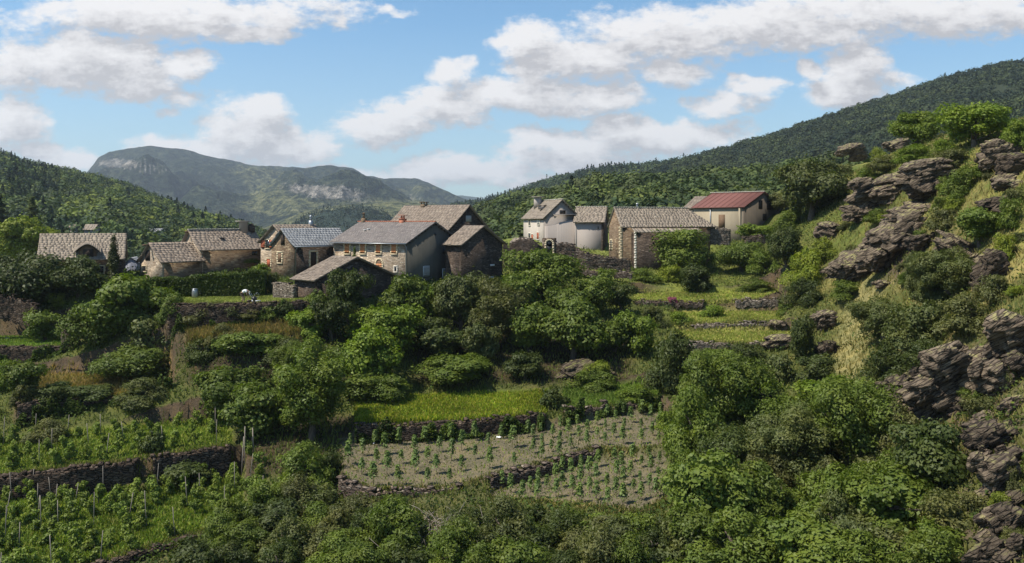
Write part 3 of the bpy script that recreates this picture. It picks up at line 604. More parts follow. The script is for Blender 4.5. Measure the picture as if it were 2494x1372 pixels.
# ------------------------------------------------------------------ houses
class House:
    def __init__(s, name, label, cat, uc, uL, uR, ve, d, a, side, vapex, vbase, group=None):
        a = math.radians(a); s.C = P(uc, ve, d); xc = s.C[0]; s.d = d
        kL = (uL-CU)/F; kR = (uR-CU)/F
        s.L = (xc - kL*d)/(math.cos(a) + kL*math.sin(a)); s.R = (kR*d - xc)/(math.sin(a) - kR*math.cos(a))
        s.dL = np.array([-math.cos(a), math.sin(a), 0]); s.dR = np.array([math.sin(a), math.cos(a), 0])
        s.nL = np.array([-math.sin(a), -math.cos(a), 0]); s.nR = np.array([math.cos(a), -math.sin(a), 0])
        s.ze = s.C[2]; s.zb = (HV-vbase)/F*d; s.side = side
        if side == 'R': s.rd, s.gd, s.Ls, s.Wt = s.dL, s.dR, s.L, s.R
        else: s.rd, s.gd, s.Ls, s.Wt = s.dR, s.dL, s.R, s.L
        s.Cb = np.array([s.C[0], s.C[1], 0]); print('HOUSE', name, 'L %.1f R %.1f eave %.1f' % (s.L, s.R, s.ze-s.zb))
        am = s.Cb + s.gd*s.Wt/2; s.zr = (HV-vapex)/F*am[1]; s.rise = s.zr - s.ze
        ctr = s.Cb + s.rd*s.Ls/2 + s.gd*s.Wt/2; s.o = np.array([ctr[0], ctr[1], s.zb])
        s.root = empty(name, s.o, label, cat, group); s.hip = 0; s.flare = 0
    def w(s, a, t, z): return s.Cb + s.rd*a + s.gd*t + np.array([0, 0, z])
    def walls(s, mats, hip=0, flare=0, base_extra=2.0):
        """mats: (wall left, wall right) - the eave wall and gable wall can differ"""
        s.hip = hip; s.flare = flare; zb = s.zb - base_extra; L, Wt, ze, zr = s.Ls, s.Wt, s.ze, s.zr
        def gab(a, ridge_a):
            n = 6; pts = [s.w(a, 0, zb), s.w(a, Wt, zb)]
            pts += [s.w(a, Wt - Wt/2*i/n, zr - s.drop(1 - i/n) - .02) for i in range(n+1)] + [s.w(a, Wt/2 - Wt/2*i/n, zr - s.drop(i/n) - .02) for i in range(1, n+1)]
            return pts
        g, e = mats
        m = MB(); pts = gab(0, 0); m.add(pts + [p + s.rd*.3 for p in pts], [tuple(range(len(pts)))] + [(i, (i+1) % len(pts), len(pts)+(i+1) % len(pts), len(pts)+i) for i in range(len(pts))] + [tuple(range(len(pts), 2*len(pts)))])
        m.build('gable_wall', g, s.root, s.o)
        m = MB(); h = (ze - zb)/2
        for t in (0.15, Wt-.15): m.box(s.w(L/2+.15, t, zb+h-.03), s.rd*(L/2-.15), s.gd*.148, (0, 0, h-.03))
        if hip == 0:
            pts = [p - s.rd*.3 for p in gab(L, 0)]; m.add(pts + [p + s.rd*.298 for p in pts], [tuple(range(len(pts)))] + [(i, (i+1) % len(pts), len(pts)+(i+1) % len(pts), len(pts)+i) for i in range(len(pts))] + [tuple(range(len(pts), 2*len(pts)))])
        else: m.box(s.w(L-.15, Wt/2, zb+h-.03), s.rd*.15, s.gd*(Wt/2-.3), (0, 0, h-.03))
        m.build('side_wall', e, s.root, s.o)
    def drop(s, p): return s.rise*((1+s.flare)*p - s.flare*p*p)
    def roof(s, mat, ov=.35, ovg=.25, step=.36, tile=(.35, .7), thick=.05, ridge=None, jit=1.0, sheet=False, seed=1):
        r = np.random.default_rng(seed + int(s.d*7)); L, Wt = s.Ls, s.Wt; half = Wt/2; pmax = 1 + ov/half
        def amax(p): return L + ovg if s.hip == 0 else L + ov - s.hip*(1 - min(p, pmax)/1.0)
        def pt(sd, p, a, up=0):
            t = half - sd*half*p; z = s.zr - s.drop(p) + .05 + up; return s.w(a, t, z)
        m = MB()
        ns = 8
        for sd in (1, -1):          # boarded deck
            V = []
            for i in range(ns+1):
                p = pmax*i/ns
                for a in (-ovg, amax(p)):
                    V.append(pt(sd, p, a)); V.append(pt(sd, p, a, -.10))
            Fc = []
            for i in range(ns):
                b = i*4; Fc += [(b, b+2, b+6, b+4), (b+1, b+5, b+7, b+3), (b, b+4, b+5, b+1), (b+2, b+3, b+7, b+6)]
            Fc += [(0, 1, 3, 2), (ns*4, ns*4+2, ns*4+3, ns*4+1)]; m.add(V, Fc, (r.uniform(.2, .5), 0, 0))
        if s.hip:
            a0 = L + ov - s.hip; tri = [s.w(a0, half, s.zr+.04), s.w(L+ov, -ov, s.zr - s.drop(pmax)+.05), s.w(L+ov, Wt+ov, s.zr - s.drop(pmax)+.05)]
            m.add(tri + [q - np.array([0, 0, .1]) for q in tri], [(0, 1, 2), (3, 5, 4), (0, 3, 4, 1), (1, 4, 5, 2), (2, 5, 3, 0)], (.5, 0, 0))
        if not sheet:
            slope_len = math.hypot(half*pmax, s.drop(pmax)); nc = max(4, int(slope_len/step)); up = np.array([0, 0, 1.])
            for sd in (1, -1):
                for c in range(nc):
                    p0 = pmax*c/nc; p1 = pmax*(c+1.12)/nc; am = amax((p0+p1)/2); a = -ovg - r.uniform(0, .06)
                    sag = .05*jit*np.sin(c*.8 + s.d)
                    while a < am:
                        wd = r.uniform(*tile); a1 = min(a + wd, am + r.uniform(0, .06)); q0 = pt(sd, p0, a, .035); q1 = pt(sd, p0, a1, .035)
                        lift = r.uniform(.048, .048 + .02*jit); q2 = pt(sd, p1 + r.uniform(-.01, .012)*jit, a1, lift); q3 = pt(sd, p1 + r.uniform(-.01, .012)*jit, a, lift + r.uniform(-.012, .012)*jit)
                        th = up*thick*.7*r.uniform(.7, 1.2)
                        m.add([q0, q1, q2, q3, q0-th, q1-th, q2-th, q3-th], [(0, 1, 2, 3), (4, 7, 6, 5), (0, 4, 5, 1), (1, 5, 6, 2), (2, 6, 7, 3), (3, 7, 4, 0)], (r.uniform(0, 1), r.uniform(0, 1), 0))
                        a = a1 + .003
            if s.hip:
                for c in range(nc):
                    f0 = c/nc; f1 = (c+1.1)/nc; A = tri[0]; 
                    l0, r0 = A + (tri[1]-A)*f0, A + (tri[2]-A)*f0; l1, r1 = A + (tri[1]-A)*min(f1, 1.02), A + (tri[2]-A)*min(f1, 1.02); nt = max(1, int(np.linalg.norm(r1-l1)/.5))
                    for k in range(nt):
                        g0, g1 = k/nt, (k+.98)/nt; q = [l0+(r0-l0)*g0+up*.035, l0+(r0-l0)*g1+up*.035, l1+(r1-l1)*g1+up*r.uniform(.05, .09), l1+(r1-l1)*g0+up*r.uniform(.05, .09)]
                        m.add(q + [x - up*thick for x in q], [(0, 1, 2, 3), (4, 7, 6, 5), (0, 4, 5, 1), (1, 5, 6, 2), (2, 6, 7, 3), (3, 7, 4, 0)], (r.uniform(0, 1), 0, 0))
        else:
            for sd in (1, -1):
                n = int((L+ovg*2)/.9)
                for k in range(n+1):
                    a = -ovg + (amax(0)+ovg)*k/n; q = [pt(sd, pmax*i/4, a, .03) for i in range(5)]; m.tube(q, .022, 4, (.5, 0, 0))
        ro = m.build('roof', mat, s.root, s.o, tint=True); s.ro = ro
        if ridge:
            rb = MB(); a = -ovg; e = amax(0)
            while a < e:
                rb.box(s.w(a+.16, half, s.zr+.11+r.uniform(-.012, .012)), s.rd*.155, s.gd*.12, (0, 0, .05)); a += .33
            rb.build('ridge_cap', ridge, ro, s.o)
        return ro
    def on(s, face, u):
        """point along the visible left or right wall under column u; distance along it"""
        k = (u-CU)/F; dv = s.dL if face == 'L' else s.dR
        q = (k*s.C[1] - s.C[0])/(dv[0] - k*dv[1]); return s.Cb + dv*q
    def opening(s, face, u, v, wp, hp, name='window', fill=None, surr=None, sw=.13, shutter=None, half_open=False, arch=False, label=None, bars=False, off=0.0):
        b = s.on(face, u); n = s.nL if face == 'L' else s.nR; dv = -s.dL if face == 'L' else s.dR
        e = abs((s.on(face, u + wp/2) - s.on(face, u - wp/2))@dv)/2; z = (HV-v)/F*b[1]; h = hp/F*b[1]/2; c = b + n*off + np.array([0, 0, z])
        m = MB(); m.box(c + n*.012, dv*e, n*.03, (0, 0, h)); up = np.array([0, 0, 1.])
        if arch: m.tube([c + up*h - n*.018, c + up*h + n*.042], e, 20)
        w_ = m.build(name, fill or GLASS, s.root, s.o)
        if label: w_['label'] = label
        if surr:
            f = MB()
            for sg in (-1, 1):
                for k in range(4):   # quoined jamb stones
                    f.box(c + n*.03 + dv*sg*(e+sw*(.5+.15*(k % 2))) + up*h*(-.75+.5*k), dv*sw*(.5+.15*(k % 2)), n*.045, up*h*.245)
            if not arch: f.box(c + n*.032 + up*(h+sw*.5), dv*(e+sw*1.1), n*.047, up*sw*.5)
            else:
                for k in range(7):
                    th = math.pi*(k+.5)/7; rr = e + sw*.5; f.box(c + up*h + n*.032 + (dv*math.cos(th) + up*math.sin(th))*rr, (dv*math.cos(th)+up*math.sin(th))*sw*.5, n*.047, (-dv*math.sin(th)+up*math.cos(th))*rr*.235)
            if name != 'door': f.box(c + n*.04 - up*(h+sw*.4), dv*(e+sw*.9), n*.06, up*sw*.4)
            f.build('surround', surr, w_, s.o)
        if shutter:
            if half_open:
                for sg in (-1, 1):
                    f = MB(); cc = c + n*.07 + dv*sg*e*2.05; f.box(cc, dv*e*.95, n*.025, up*h*.98)
                    for k in (-.6, .6): f.box(cc + n*.035 + up*h*k, dv*e*.9, n*.01, up*.04)
                    f.build('shutter', shutter, w_, s.o)
            else:
                for sg in (-1, 1):
                    f = MB(); cc = c + n*.07 + dv*sg*e*.5
                    for k in range(3): f.box(cc + dv*e*.32*(k-1), dv*e*.155, n*.02, up*h*.97)
                    for k in (-.6, .6): f.box(cc + n*.03 + up*h*k, dv*e*.47, n*.012, up*.045)
                    f.build('shutter', shutter, w_, s.o)
        elif bars:
            f = MB(); f.box(c + n*.055, dv*.03, n*.015, up*h)
            for k in (-.33, .33): f.box(c + n*.055 + up*h*k, dv*e, n*.012, up*.025)
            f.build('frame', WOOD, w_, s.o)
        return w_
    def chimney(s, u, zt, wd=.5, hgt=1.2, mat=None, cap='slab', p=0.0):
        # stands on the ridge (p=0) or down the visible slope
        k = (u-CU)/F; base = s.w(0, s.Wt/2, 0); q = (k*base[1] - base[0])/(s.rd[0] - k*s.rd[1]); b = base + s.rd*q; sd = 1
        b = b - s.gd*s.Wt/2*p*sd; z0 = s.zr - s.drop(p) - .3; m = MB(); up = np.array([0, 0, 1.])
        if cap == 'round':
            m.box(b + up*(z0+.45), s.rd*wd*.5, s.gd*wd*.5, up*.5); o = m.build('chimney', mat or STONE_MID, s.ro, s.o)
            return o
        m.box(b + up*(z0+hgt/2+.15), s.rd*wd/2, s.gd*wd/2, up*(hgt/2+.15))
        if cap == 'slab':
            for i in (-1, 1):
                for j in (-1, 1): m.box(b + up*(z0+hgt+.3+.12) + s.rd*wd*.36*i + s.gd*wd*.36*j, s.rd*.06, s.gd*.06, up*.12)
            m.box(b + up*(z0+hgt+.3+.29), s.rd*(wd/2+.12), s.gd*(wd/2+.12), up*.05)
        elif cap == 'pipe':
            m.tube([b+up*(z0+hgt+.3), b+up*(z0+hgt+.75)], .11, 10); m.tube([b+up*(z0+hgt+.75), b+up*(z0+hgt+.8), b+up*(z0+hgt+.95)], [.2, .2, .04], 10)
        elif cap == 'pots':
            m.box(b + up*(z0+hgt+.33), s.rd*(wd/2+.06), s.gd*(wd/2+.06), up*.035)
            for i in (-.28, .28): m.tube([b+up*(z0+hgt+.36)+s.rd*wd*i, b+up*(z0+hgt+.7)+s.rd*wd*i], [.12, .09], 9)
            m.box(b + up*(z0+hgt+.76), s.rd*(wd/2+.1), s.gd*(wd/2+.02), up*.03)
        return m.build('chimney', mat or STONE_MID, s.ro, s.o)
    def gutter(s, pipe_end=0, down=None):
        """half-round gutter along the near eave and a downpipe"""
        m = MB(); t = -.42 if True else 0; z = s.zr - s.drop(1 + .35/(s.Wt/2)) - .02
        m.tube([s.w(-.2, t, z), s.w(s.Ls+.2, t, z-.03)], .06, 7)
        if down is not None:
            a = down; m.tube([s.w(a, t, z), s.w(a, -.1, z-.35), s.w(a, -.09, s.zb-1)], .05, 7)
        m.build('gutter', METAL, s.root, s.o)
    def beam(s, length=.5):
        m = MB(); half = s.Wt/2
        m.box(s.w(-length/2, half, s.zr-.18), s.rd*length/2, s.gd*.09, (0, 0, .09))
        m.build('ridge_beam', WOOD, s.root, s.o)
    def rafters(s, n=9):
        half = s.Wt/2
        for sd in (1, -1):
            for k in range(n):
                m = MB()
                p = (k+.5)/n; c = s.w(-.11, half - sd*half*p, s.zr - s.drop(p) - .14); m.box(c, s.rd*.1, s.gd*.05, (0, 0, .06)); m.build('rafter', WOOD_DARK, s.root, s.o)

# 1 long stone farmhouse at the far left with an eyebrow dormer
h = House('stone_farmhouse', 'long low farmhouse at the far left with a pale stone roof and an arched dormer', 'house', 300, 96, 306, 619, 98, -20, 'R', 570, 668)
h.walls((STONE_DARK, STONE_DARK)); h.roof(ROOF_PALE, .55, .2, .27, (.22, .6), .05, None, 1.1)  # dark brown stone also stands in for the shadow on these walls
h.opening('L', 246, 657, 12, 16, 'window', GLASS, SURR, .16, None, bars=True)
h.opening('L', 165, 655, 12, 16, 'window', GLASS, SURR, .16)
def dormer(h, u, wp, z_top, z_bot, mats):
    b = h.on('L', u); n = h.nL; dv = h.dL; W2 = wp/F*b[1]/2; up = np.array([0, 0, 1.]); f = b + n*.28
    m = MB(); K = 14; top = []
    for i in range(K+1):
        t = -1 + 2*i/K; zz = z_top - (z_top-z_bot)*.62*abs(t)**1.6; top.append((t, zz))
    pts = [f + dv*W2*.78*t + up*(min(zz-.12, z_top)) for t, zz in top if abs(t) < .85]
    lo = [f - dv*W2*.7 + up*(z_bot-.25), f + dv*W2*.7 + up*(z_bot-.25)]
    poly = [lo[0]] + pts[:] + [lo[1]]
    k = len(poly); m.add(poly + [q - n*1.2 for q in poly], [tuple(range(k))] + [(i, (i+1) % k, k+(i+1) % k, k+i) for i in range(k)] + [tuple(range(k, 2*k))])
    do = m.build('dormer', WOOD, h.ro, h.o)
    m = MB()
    for i in range(K):
        (t0, z0), (t1, z1) = top[i], top[i+1]
        q = [f + n*.25 + dv*W2*t0 + up*z0, f + n*.25 + dv*W2*t1 + up*z1, f - n*2.6 + dv*W2*t1*.75 + up*(z_top+.35), f - n*2.6 + dv*W2*t0*.75 + up*(z_top+.35)]
        m.add(q + [x - up*.09 for x in q], [(0, 1, 2, 3), (4, 7, 6, 5), (0, 4, 5, 1), (1, 5, 6, 2), (2, 6, 7, 3), (3, 7, 4, 0)], (random.random(), 0, 0))
    m.build('dormer_roof', ROOF_PALE, do, h.o, tint=True)
    m = MB(); c = f + n*.03 - dv*W2*.05 + up*(z_bot+.55)
    m.box(c, dv*W2*.36, n*.03, up*.5); m.build('dormer_window', WOOD_DARK, do, h.o)
dormer(h, 214, 64, (HV-592)/F*99.6, (HV-628)/F*99.6, None)
# 2 pale panelled shed
h = House('pale_shed', 'small windowless pale grey shed between the two left stone houses', 'shed', 338, 302, 350, 641, 103, -12, 'L', 629, 672)
h.walls((RENDER_BLUE, RENDER_BLUE)); h.roof(ROOF_SLATE, .08, .06, .4, (.5, .9), .03, None, .2)
# 3 small stone house
h = House('small_stone_house', 'small stone house with a dark hayloft opening in its left gable, above the hedge', 'house', 394, 341, 492, 636, 97, 38, 'L', 593, 668)
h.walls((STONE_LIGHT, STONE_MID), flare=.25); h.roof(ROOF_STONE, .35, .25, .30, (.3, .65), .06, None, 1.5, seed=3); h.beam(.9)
h.opening('L', 360, 622, 11, 25, 'door', WOOD_DARK)
h.opening('L', 352, 655, 9, 12, 'window', GLASS, SURR, .12)
# 4 long house with the big round chimney
h = House('long_stone_house', 'long stone house, sagging brown roof, big pale round chimney at its right end', 'house', 489, 438, 640, 606, 101, 44, 'L', 561, 660)
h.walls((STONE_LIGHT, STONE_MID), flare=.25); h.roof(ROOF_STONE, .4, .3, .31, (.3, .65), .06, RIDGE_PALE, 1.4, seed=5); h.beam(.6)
h.opening('L', 465, 605, 11, 24, 'door', WOOD_DARK); h.opening('R', 620, 617, 12, 10, 'window', GLASS, None)
m = MB(); c = h.w(h.Ls*.86, h.Wt*.5, h.zr); up = np.array([0, 0, 1.])
m.tube([c-up*.6, c+up*.9, c+up*1.0], [.55, .5, .62], 16); m.box(c+up*1.04, h.rd*.75, h.gd*.6, up*.05); m.build('chimney', RENDER_PALE, h.ro, h.o, smooth=False)
m = MB(); c2 = c + h.rd*1.0 - up*.05; m.tube([c2-up*.5, c2+up*.45, c2+up*.8], [.5, .5, .2], 14); m.build('bread_oven_dome', STONE_DARK, h.ro, h.o)
m = MB(); p_ = h.w(h.Ls*.42, h.Wt/2*(1-.45), h.zr - h.drop(.45)+.14); m.box(p_, h.rd*.25, h.gd*.3, (0, 0, .05)); m.build('skylight', GLASS, h.ro, h.o)
# 5 shuttered house
h = House('shuttered_house', 'tall stone house with red shutters either side of its gable window', 'house', 706, 635, 800, 590, 100, 40, 'L', 549, 662)
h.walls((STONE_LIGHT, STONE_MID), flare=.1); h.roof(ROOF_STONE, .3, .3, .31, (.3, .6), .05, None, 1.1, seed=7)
h.opening('L', 652, 595, 10, 20, 'window', GLASS, SURR, .12, SHUT_RED, True); h.opening('L', 655, 641, 9, 20, 'door', SHUT_RED, SURR, .14)
h.chimney(757, 0, .38, .55, METAL, 'pipe')
# 6 slate-roofed house
h = House('slate_roofed_house', 'stone house with a smooth blue-grey slate roof and a tall loft door in its gable', 'house', 716, 661, 850, 596, 95.5, 38, 'L', 558, 664)
h.walls((STONE_MID, STONE_DARK), flare=.2); h.roof(ROOF_SLATE, .3, .25, .28, (.3, .5), .02, None, .25, seed=9); h.beam(.45)
h.opening('L', 689, 583, 9, 28, 'door', WOOD_DARK, None, label='tall dark loft door under the gable')
h.opening('L', 682, 628, 9, 24, 'window', WOOD, SURR, .16); h.opening('R', 763, 632, 14, 36, 'door', WOOD_DARK, SURR, .2); h.gutter(down=.15)
# 7 main house
H7 = h = House('main_house', 'big central house with orange shutters and a blank grey rendered gable', 'house', 992, 812, 1118, 590, 93, 34, 'R', 542, 702)
h.walls((RENDER_GREY, STONE_LIGHT), hip=0); h.roof(ROOF_FINE, .35, .22, .26, (.25, .42), .02, RIDGE_RED, .3, seed=11); h.gutter(down=.05); h.rafters()
for u_ in (846, 884, 922, 960): h.opening('L', u_, 606, 11, 24, 'window', GLASS, SURR, .17, SHUT)
h.opening('L', 924, 652, 13, 20, 'window', WOOD, SURR, .2, SHUT, arch=True); h.opening('L', 964, 656, 5, 12, 'window', GLASS, SURR_W, .13)
h.opening('R', 1038, 661, 15, 26, 'window', WHITE, None, .1, SHUT_GREY, label='tall white shuttered window low in the grey gable'); h.opening('R', 1083, 666, 12, 24, 'window', WHITE, None, .1, SHUT_GREY)
h.opening('R', 1060, 570, 4, 6, 'vent', BLACK); h.opening('R', 1082, 612, 7, 12, 'window', BLACK)
h.chimney(886, 0, .45, .5, STONE_MID, 'pipe'); h.chimney(981, 0, .6, .35, RIDGE_RED, 'pots')
m = MB(); 
for q in (0, .35): 
    c = h.w(h.Ls*.72+q, h.Wt/2*(1-.42-q*.15), h.zr - h.drop(.42+q*.15)+.13); m.box(c, h.rd*.12, h.gd*.28, (0, 0, .03))
m.build('skylight', WHITE, h.ro, h.o)
# 8 front barn
H8 = h = House('front_barn', 'low dark barn before the big central house, its wide gable half hidden by ivy', 'barn', 768, 718, 958, 681, 84, 42, 'R', 627, 750)
h.walls((STONE_DARK, STONE_DARK)); h.roof(ROOF_STONE, .35, .3, .31, (.3, .65), .05, None, 1.2, seed=13); h.beam(.3)
h.opening('R', 925, 728, 20, 22, 'door', BLACK, None)
# 9 big back barn
h = House('high_back_barn', 'high barn behind the central house, its dark gable with one pale loft window', 'barn', 1078, 925, 1200, 572, 109, 40, 'R', 500, 650)
h.walls((STONE_DARK, STONE_MID), flare=.12); h.roof(ROOF_STONE, .35, .3, .32, (.3, .7), .06, None, 1.2, seed=15)
h.opening('R', 1141, 533, 13, 15, 'window', SHUT_GREY, None); h.chimney(1033, 0, .7, .2, STONE_MID, 'slab')
# 10 dark tall barn on the right of the main house
h = House('dark_tall_barn', 'tall narrow barn of dark stone right of the grey rendered gable', 'barn', 1124, 1085, 1224, 594, 95, 38, 'R', 551, 712)
h.walls((STONE_DARK, STONE_DARK)); h.roof(ROOF_STONE, .35, .3, .31, (.3, .65), .06, None, 1.2, seed=17)
h.opening('R', 1197, 684, 12, 22, 'window', SHUT_GREY); h.opening('R', 1163, 690, 13, 24, 'window', SHUT_GREY); h.opening('R', 1199, 646, 10, 4, 'window', WHITE)
# 12 pale farmhouse
H12 = h = House('pale_farmhouse', 'pale rendered house with red shutters and a squat round chimney, right of the valley gap', 'house', 1325, 1275, 1411, 529, 125, 72, 'R', 487, 600)
h.walls((RENDER_PALE, RENDER_WHITE)); h.roof(ROOF_PALE, .3, .35, .32, (.3, .65), .05, RIDGE_PALE, 1.0, seed=19); h.rafters(7)
h.opening('L', 1290, 543, 4, 13, 'window', GLASS, SURR_W, .12); h.opening('L', 1312, 541, 5, 14, 'window', SHUT_GREY, SURR_W, .12)
h.opening('L', 1290, 575, 5, 12, 'window', GLASS, SURR_W, .12); h.opening('L', 1297, 578, 5, 14, 'window', SHUT_RED, SURR_W, .1); h.opening('L', 1311, 575, 5, 16, 'window', GLASS, SURR_W, .12, SHUT_RED)
h.opening('R', 1370, 517, 14, 9, 'window', GLASS, None, bars=True)
m = MB(); c = h.w(h.Ls*.86, h.Wt*.34, h.zr-1.2); m.tube([c, c+up*1.7], [.62, .58], 14); m.box(c+up*1.8, h.rd*.75, h.gd*.75, up*.05); m.build('chimney', RENDER_PALE, h.ro, h.o)
m = MB(); c = h.w(h.Ls*.45, h.Wt*.22, h.zr - h.drop(.52)+.25); m.box(c, h.rd*.28, h.gd*.5, up*.28); dm = m.build('dormer', RENDER_PALE, h.ro, h.o)
m = MB(); m.box(c+up*.32-h.gd*.05, h.rd*.42, h.gd*.62, up*.04); m.build('dormer_roof', ROOF_PALE, dm, h.o, tint=True); m = MB(); m.box(c-h.gd*.5, h.rd*.16, h.gd*.02, up*.17); m.build('dormer_window', GLASS, dm, h.o)
# curved rendered wall built against its gable
m = MB(); n = h.nR; K = 14; poly = []
for i in range(K+1):
    u_ = 1326 + (1411-1326)*i/K; b = h.on('R', u_) + n*.55; t = i/K; vt = 545 - 12*max(0, (t-.3)/.7)**.8 + 14*max(0, .45-t); poly.append((b, (HV-vt)/F*b[1]))
for i in range(K):
    (b0, z0), (b1, z1) = poly[i], poly[i+1]; zb = h.zb-2.5
    V = [b0+up*zb, b1+up*zb, b1+up*z1, b0+up*z0]; m.add(V + [q - n*.5 for q in V], [(0, 1, 2, 3), (4, 7, 6, 5), (2, 6, 7, 3)] + ([(0, 3, 7, 4)] if i == 0 else []) + ([(1, 5, 6, 2)] if i == K-1 else []))
m.build('lower_wall', RENDER_PALE, h.root, h.o)
m = MB(); b = h.on('R', 1372) + n*.3; m.box(b + up*((HV-523)/F*b[1]), h.dR*1.7, n*.3, up*.05); m.build('ledge', RENDER_PALE, h.root, h.o)
# 13 annex
h = House('rendered_annex', 'grey rendered annex with a stone roof joined to the right of the pale farmhouse', 'house', 1470, 1400, 1481, 539, 124, 12, 'R', 505, 640)
h.walls((STONE_DARK, RENDER_PALE)); h.roof(ROOF_PALE, .3, .2, .33, (.3, .7), .05, RIDGE_PALE, 1.2, seed=21); h.opening('L', 1457, 555, 2.5, 6, 'window', BLACK)
# 14 long chapel-like barn
H14 = h = House('long_barn', 'long stone barn with a narrow pointed gable on its left and a pale wide roof', 'barn', 1512, 1483, 1730, 548, 114, 74, 'L', 507, 652)
h.walls((STONE_MID, STONE_MID), hip=2.9); h.roof(ROOF_PALE, .3, .12, .27, (.25, .6), .05, RIDGE_PALE, 1.3, seed=23)
h.opening('L', 1489, 598, 4, 24, 'door', BLACK, SURR, .16); h.chimney(1552, 0, .18, .05, METAL, 'pipe')
m = MB(); L_ = h.Ls
for k in range(22):
    z = h.zb + .2 + k*(h.ze-h.zb-.4)/22; m.box(h.Cb + up*(z+.1), h.rd*(.16+.07*(k % 2)), h.gd*(.16+.07*((k+1) % 2)), up*.10)
m.build('corner_stones', SURR, h.root, h.o)
# its lean-to front
m = MB(); a0, a1 = 1.5, L_*.80; z1 = (HV-566)/F*113.5
m.box(h.w((a0+a1)/2, -.6, (z1+h.zb-2)/2), h.rd*(a1-a0)/2, h.gd*.6, up*(z1-h.zb+2)/2); lt = m.build('lean_to_wall', STONE_DARK, h.root, h.o)
m = MB(); r_ = np.random.default_rng(3); a = a0-.15
while a < a1+.1:
    wd = r_.uniform(.35, .8); zt = (HV-556)/F*113.5; q = [h.w(a, .02, zt+.12), h.w(a+wd-.01, .02, zt+.12), h.w(a+wd-.01, -1.55, z1+r_.uniform(.02, .07)), h.w(a, -1.55, z1+r_.uniform(.02, .07))]
    m.add(q + [x - up*.09 for x in q], [(0, 1, 2, 3), (4, 7, 6, 5), (0, 4, 5, 1), (1, 5, 6, 2), (2, 6, 7, 3), (3, 7, 4, 0)], (r_.uniform(.3, 1), 0, 0)); a += wd
m.build('lean_to_roof', ROOF_PALE, lt, h.o, tint=True)
m = MB()
for k in range(16): m.box(h.w(a0, -1.2, h.zb - .3 + k*.32), h.rd*(.1+.05*(k % 2)), h.gd*.1, up*.15)
m.build('lean_to_corner', SURR_W, lt, h.o)
# 15 red-roofed house and its stone-roofed neighbour
h = House('stone_roofed_wing', 'beige building with a plain stone roof behind the left end of the red roof', 'house', 1745, 1668, 1800, 505, 131, 45, 'R', 478, 590)
h.walls((RENDER_BEIGE, RENDER_BEIGE), hip=0); h.roof(ROOF_STONE, .3, .2, .33, (.35, .7), .05, None, 1.0, seed=25)
h = House('red_roofed_house', 'beige house under a dull red sheet roof, brown gable with two dark openings', 'house', 1812, 1690, 1904, 503, 124, 47, 'R', 468, 588)
h.walls((RENDER_BROWN, RENDER_BEIGE)); h.roof(ROOF_RED, .3, .25, sheet=True, ridge=RIDGE_PALE)
h.opening('L', 1758, 541, 15, 36, 'door', WOOD, None); h.opening('R', 1852, 499, 9, 22, 'window', WOOD_DARK, None); h.opening('R', 1872, 500, 9, 22, 'window', WOOD_DARK, None); h.opening('R', 1862, 529, 9, 16, 'window', WOOD_DARK, None)
m = MB(); b = h.on('L', 1731); m.tube([b + h.nL*.1 + up*h.ze, b + h.nL*.1 + up*(h.zb)], .06, 7); m.build('downpipe', METAL, h.root, h.o)
m = MB(); b = h.Cb + h.dL*.6; m.box(b + h.nL*.06 + up*(h.ze+h.zb)/2, h.dL*.12, h.nL*.06, up*(h.ze-h.zb)/2-.1); m.build('corner_strip', RENDER_BEIGE, h.root, h.o)
# 16 far houses in the valley
def hill_d(u0, v0, V=lh[0]):
    m = V[:, 1] > 1; uu_ = V[:, 0]/V[:, 1]*F + CU; vv_ = HV - V[:, 2]/V[:, 1]*F; k = (np.abs(uu_-u0) < 14) & (np.abs(vv_-v0) < 7); return float(V[k, 1].min()) if k.any() else 350.
for (uc, uL, uR, ve, d, a, sd, va, vb, lab, rm) in [(232, 205, 243, 556, 340, 25, 'R', 547, 566, 'tiny pale house far off among the trees left of the cypress', ROOF_PALE), (392, 360, 398, 562, 380, 15, 'R', 557, 568, 'tiny grey-roofed house half sunk in the far wood', ROOF_SLATE), (182, 170, 190, 552, 360, 20, 'R', 548, 560, 'tiniest pale hut far off among the left wood', ROOF_PALE)]:
    d = hill_d(uc, vb) - 14
    h = House('far_house', lab, 'house', uc, uL, uR, ve, d, a, sd, va, vb); h.walls((RENDER_WHITE, RENDER_PALE), base_extra=6); h.roof(rm, .4, .3, .9, (.8, 1.6), .08, None, .6)
    h.opening('L', (uc+uL)/2, (ve+vb)/2+1, 2.5, 4, 'window', GLASS)

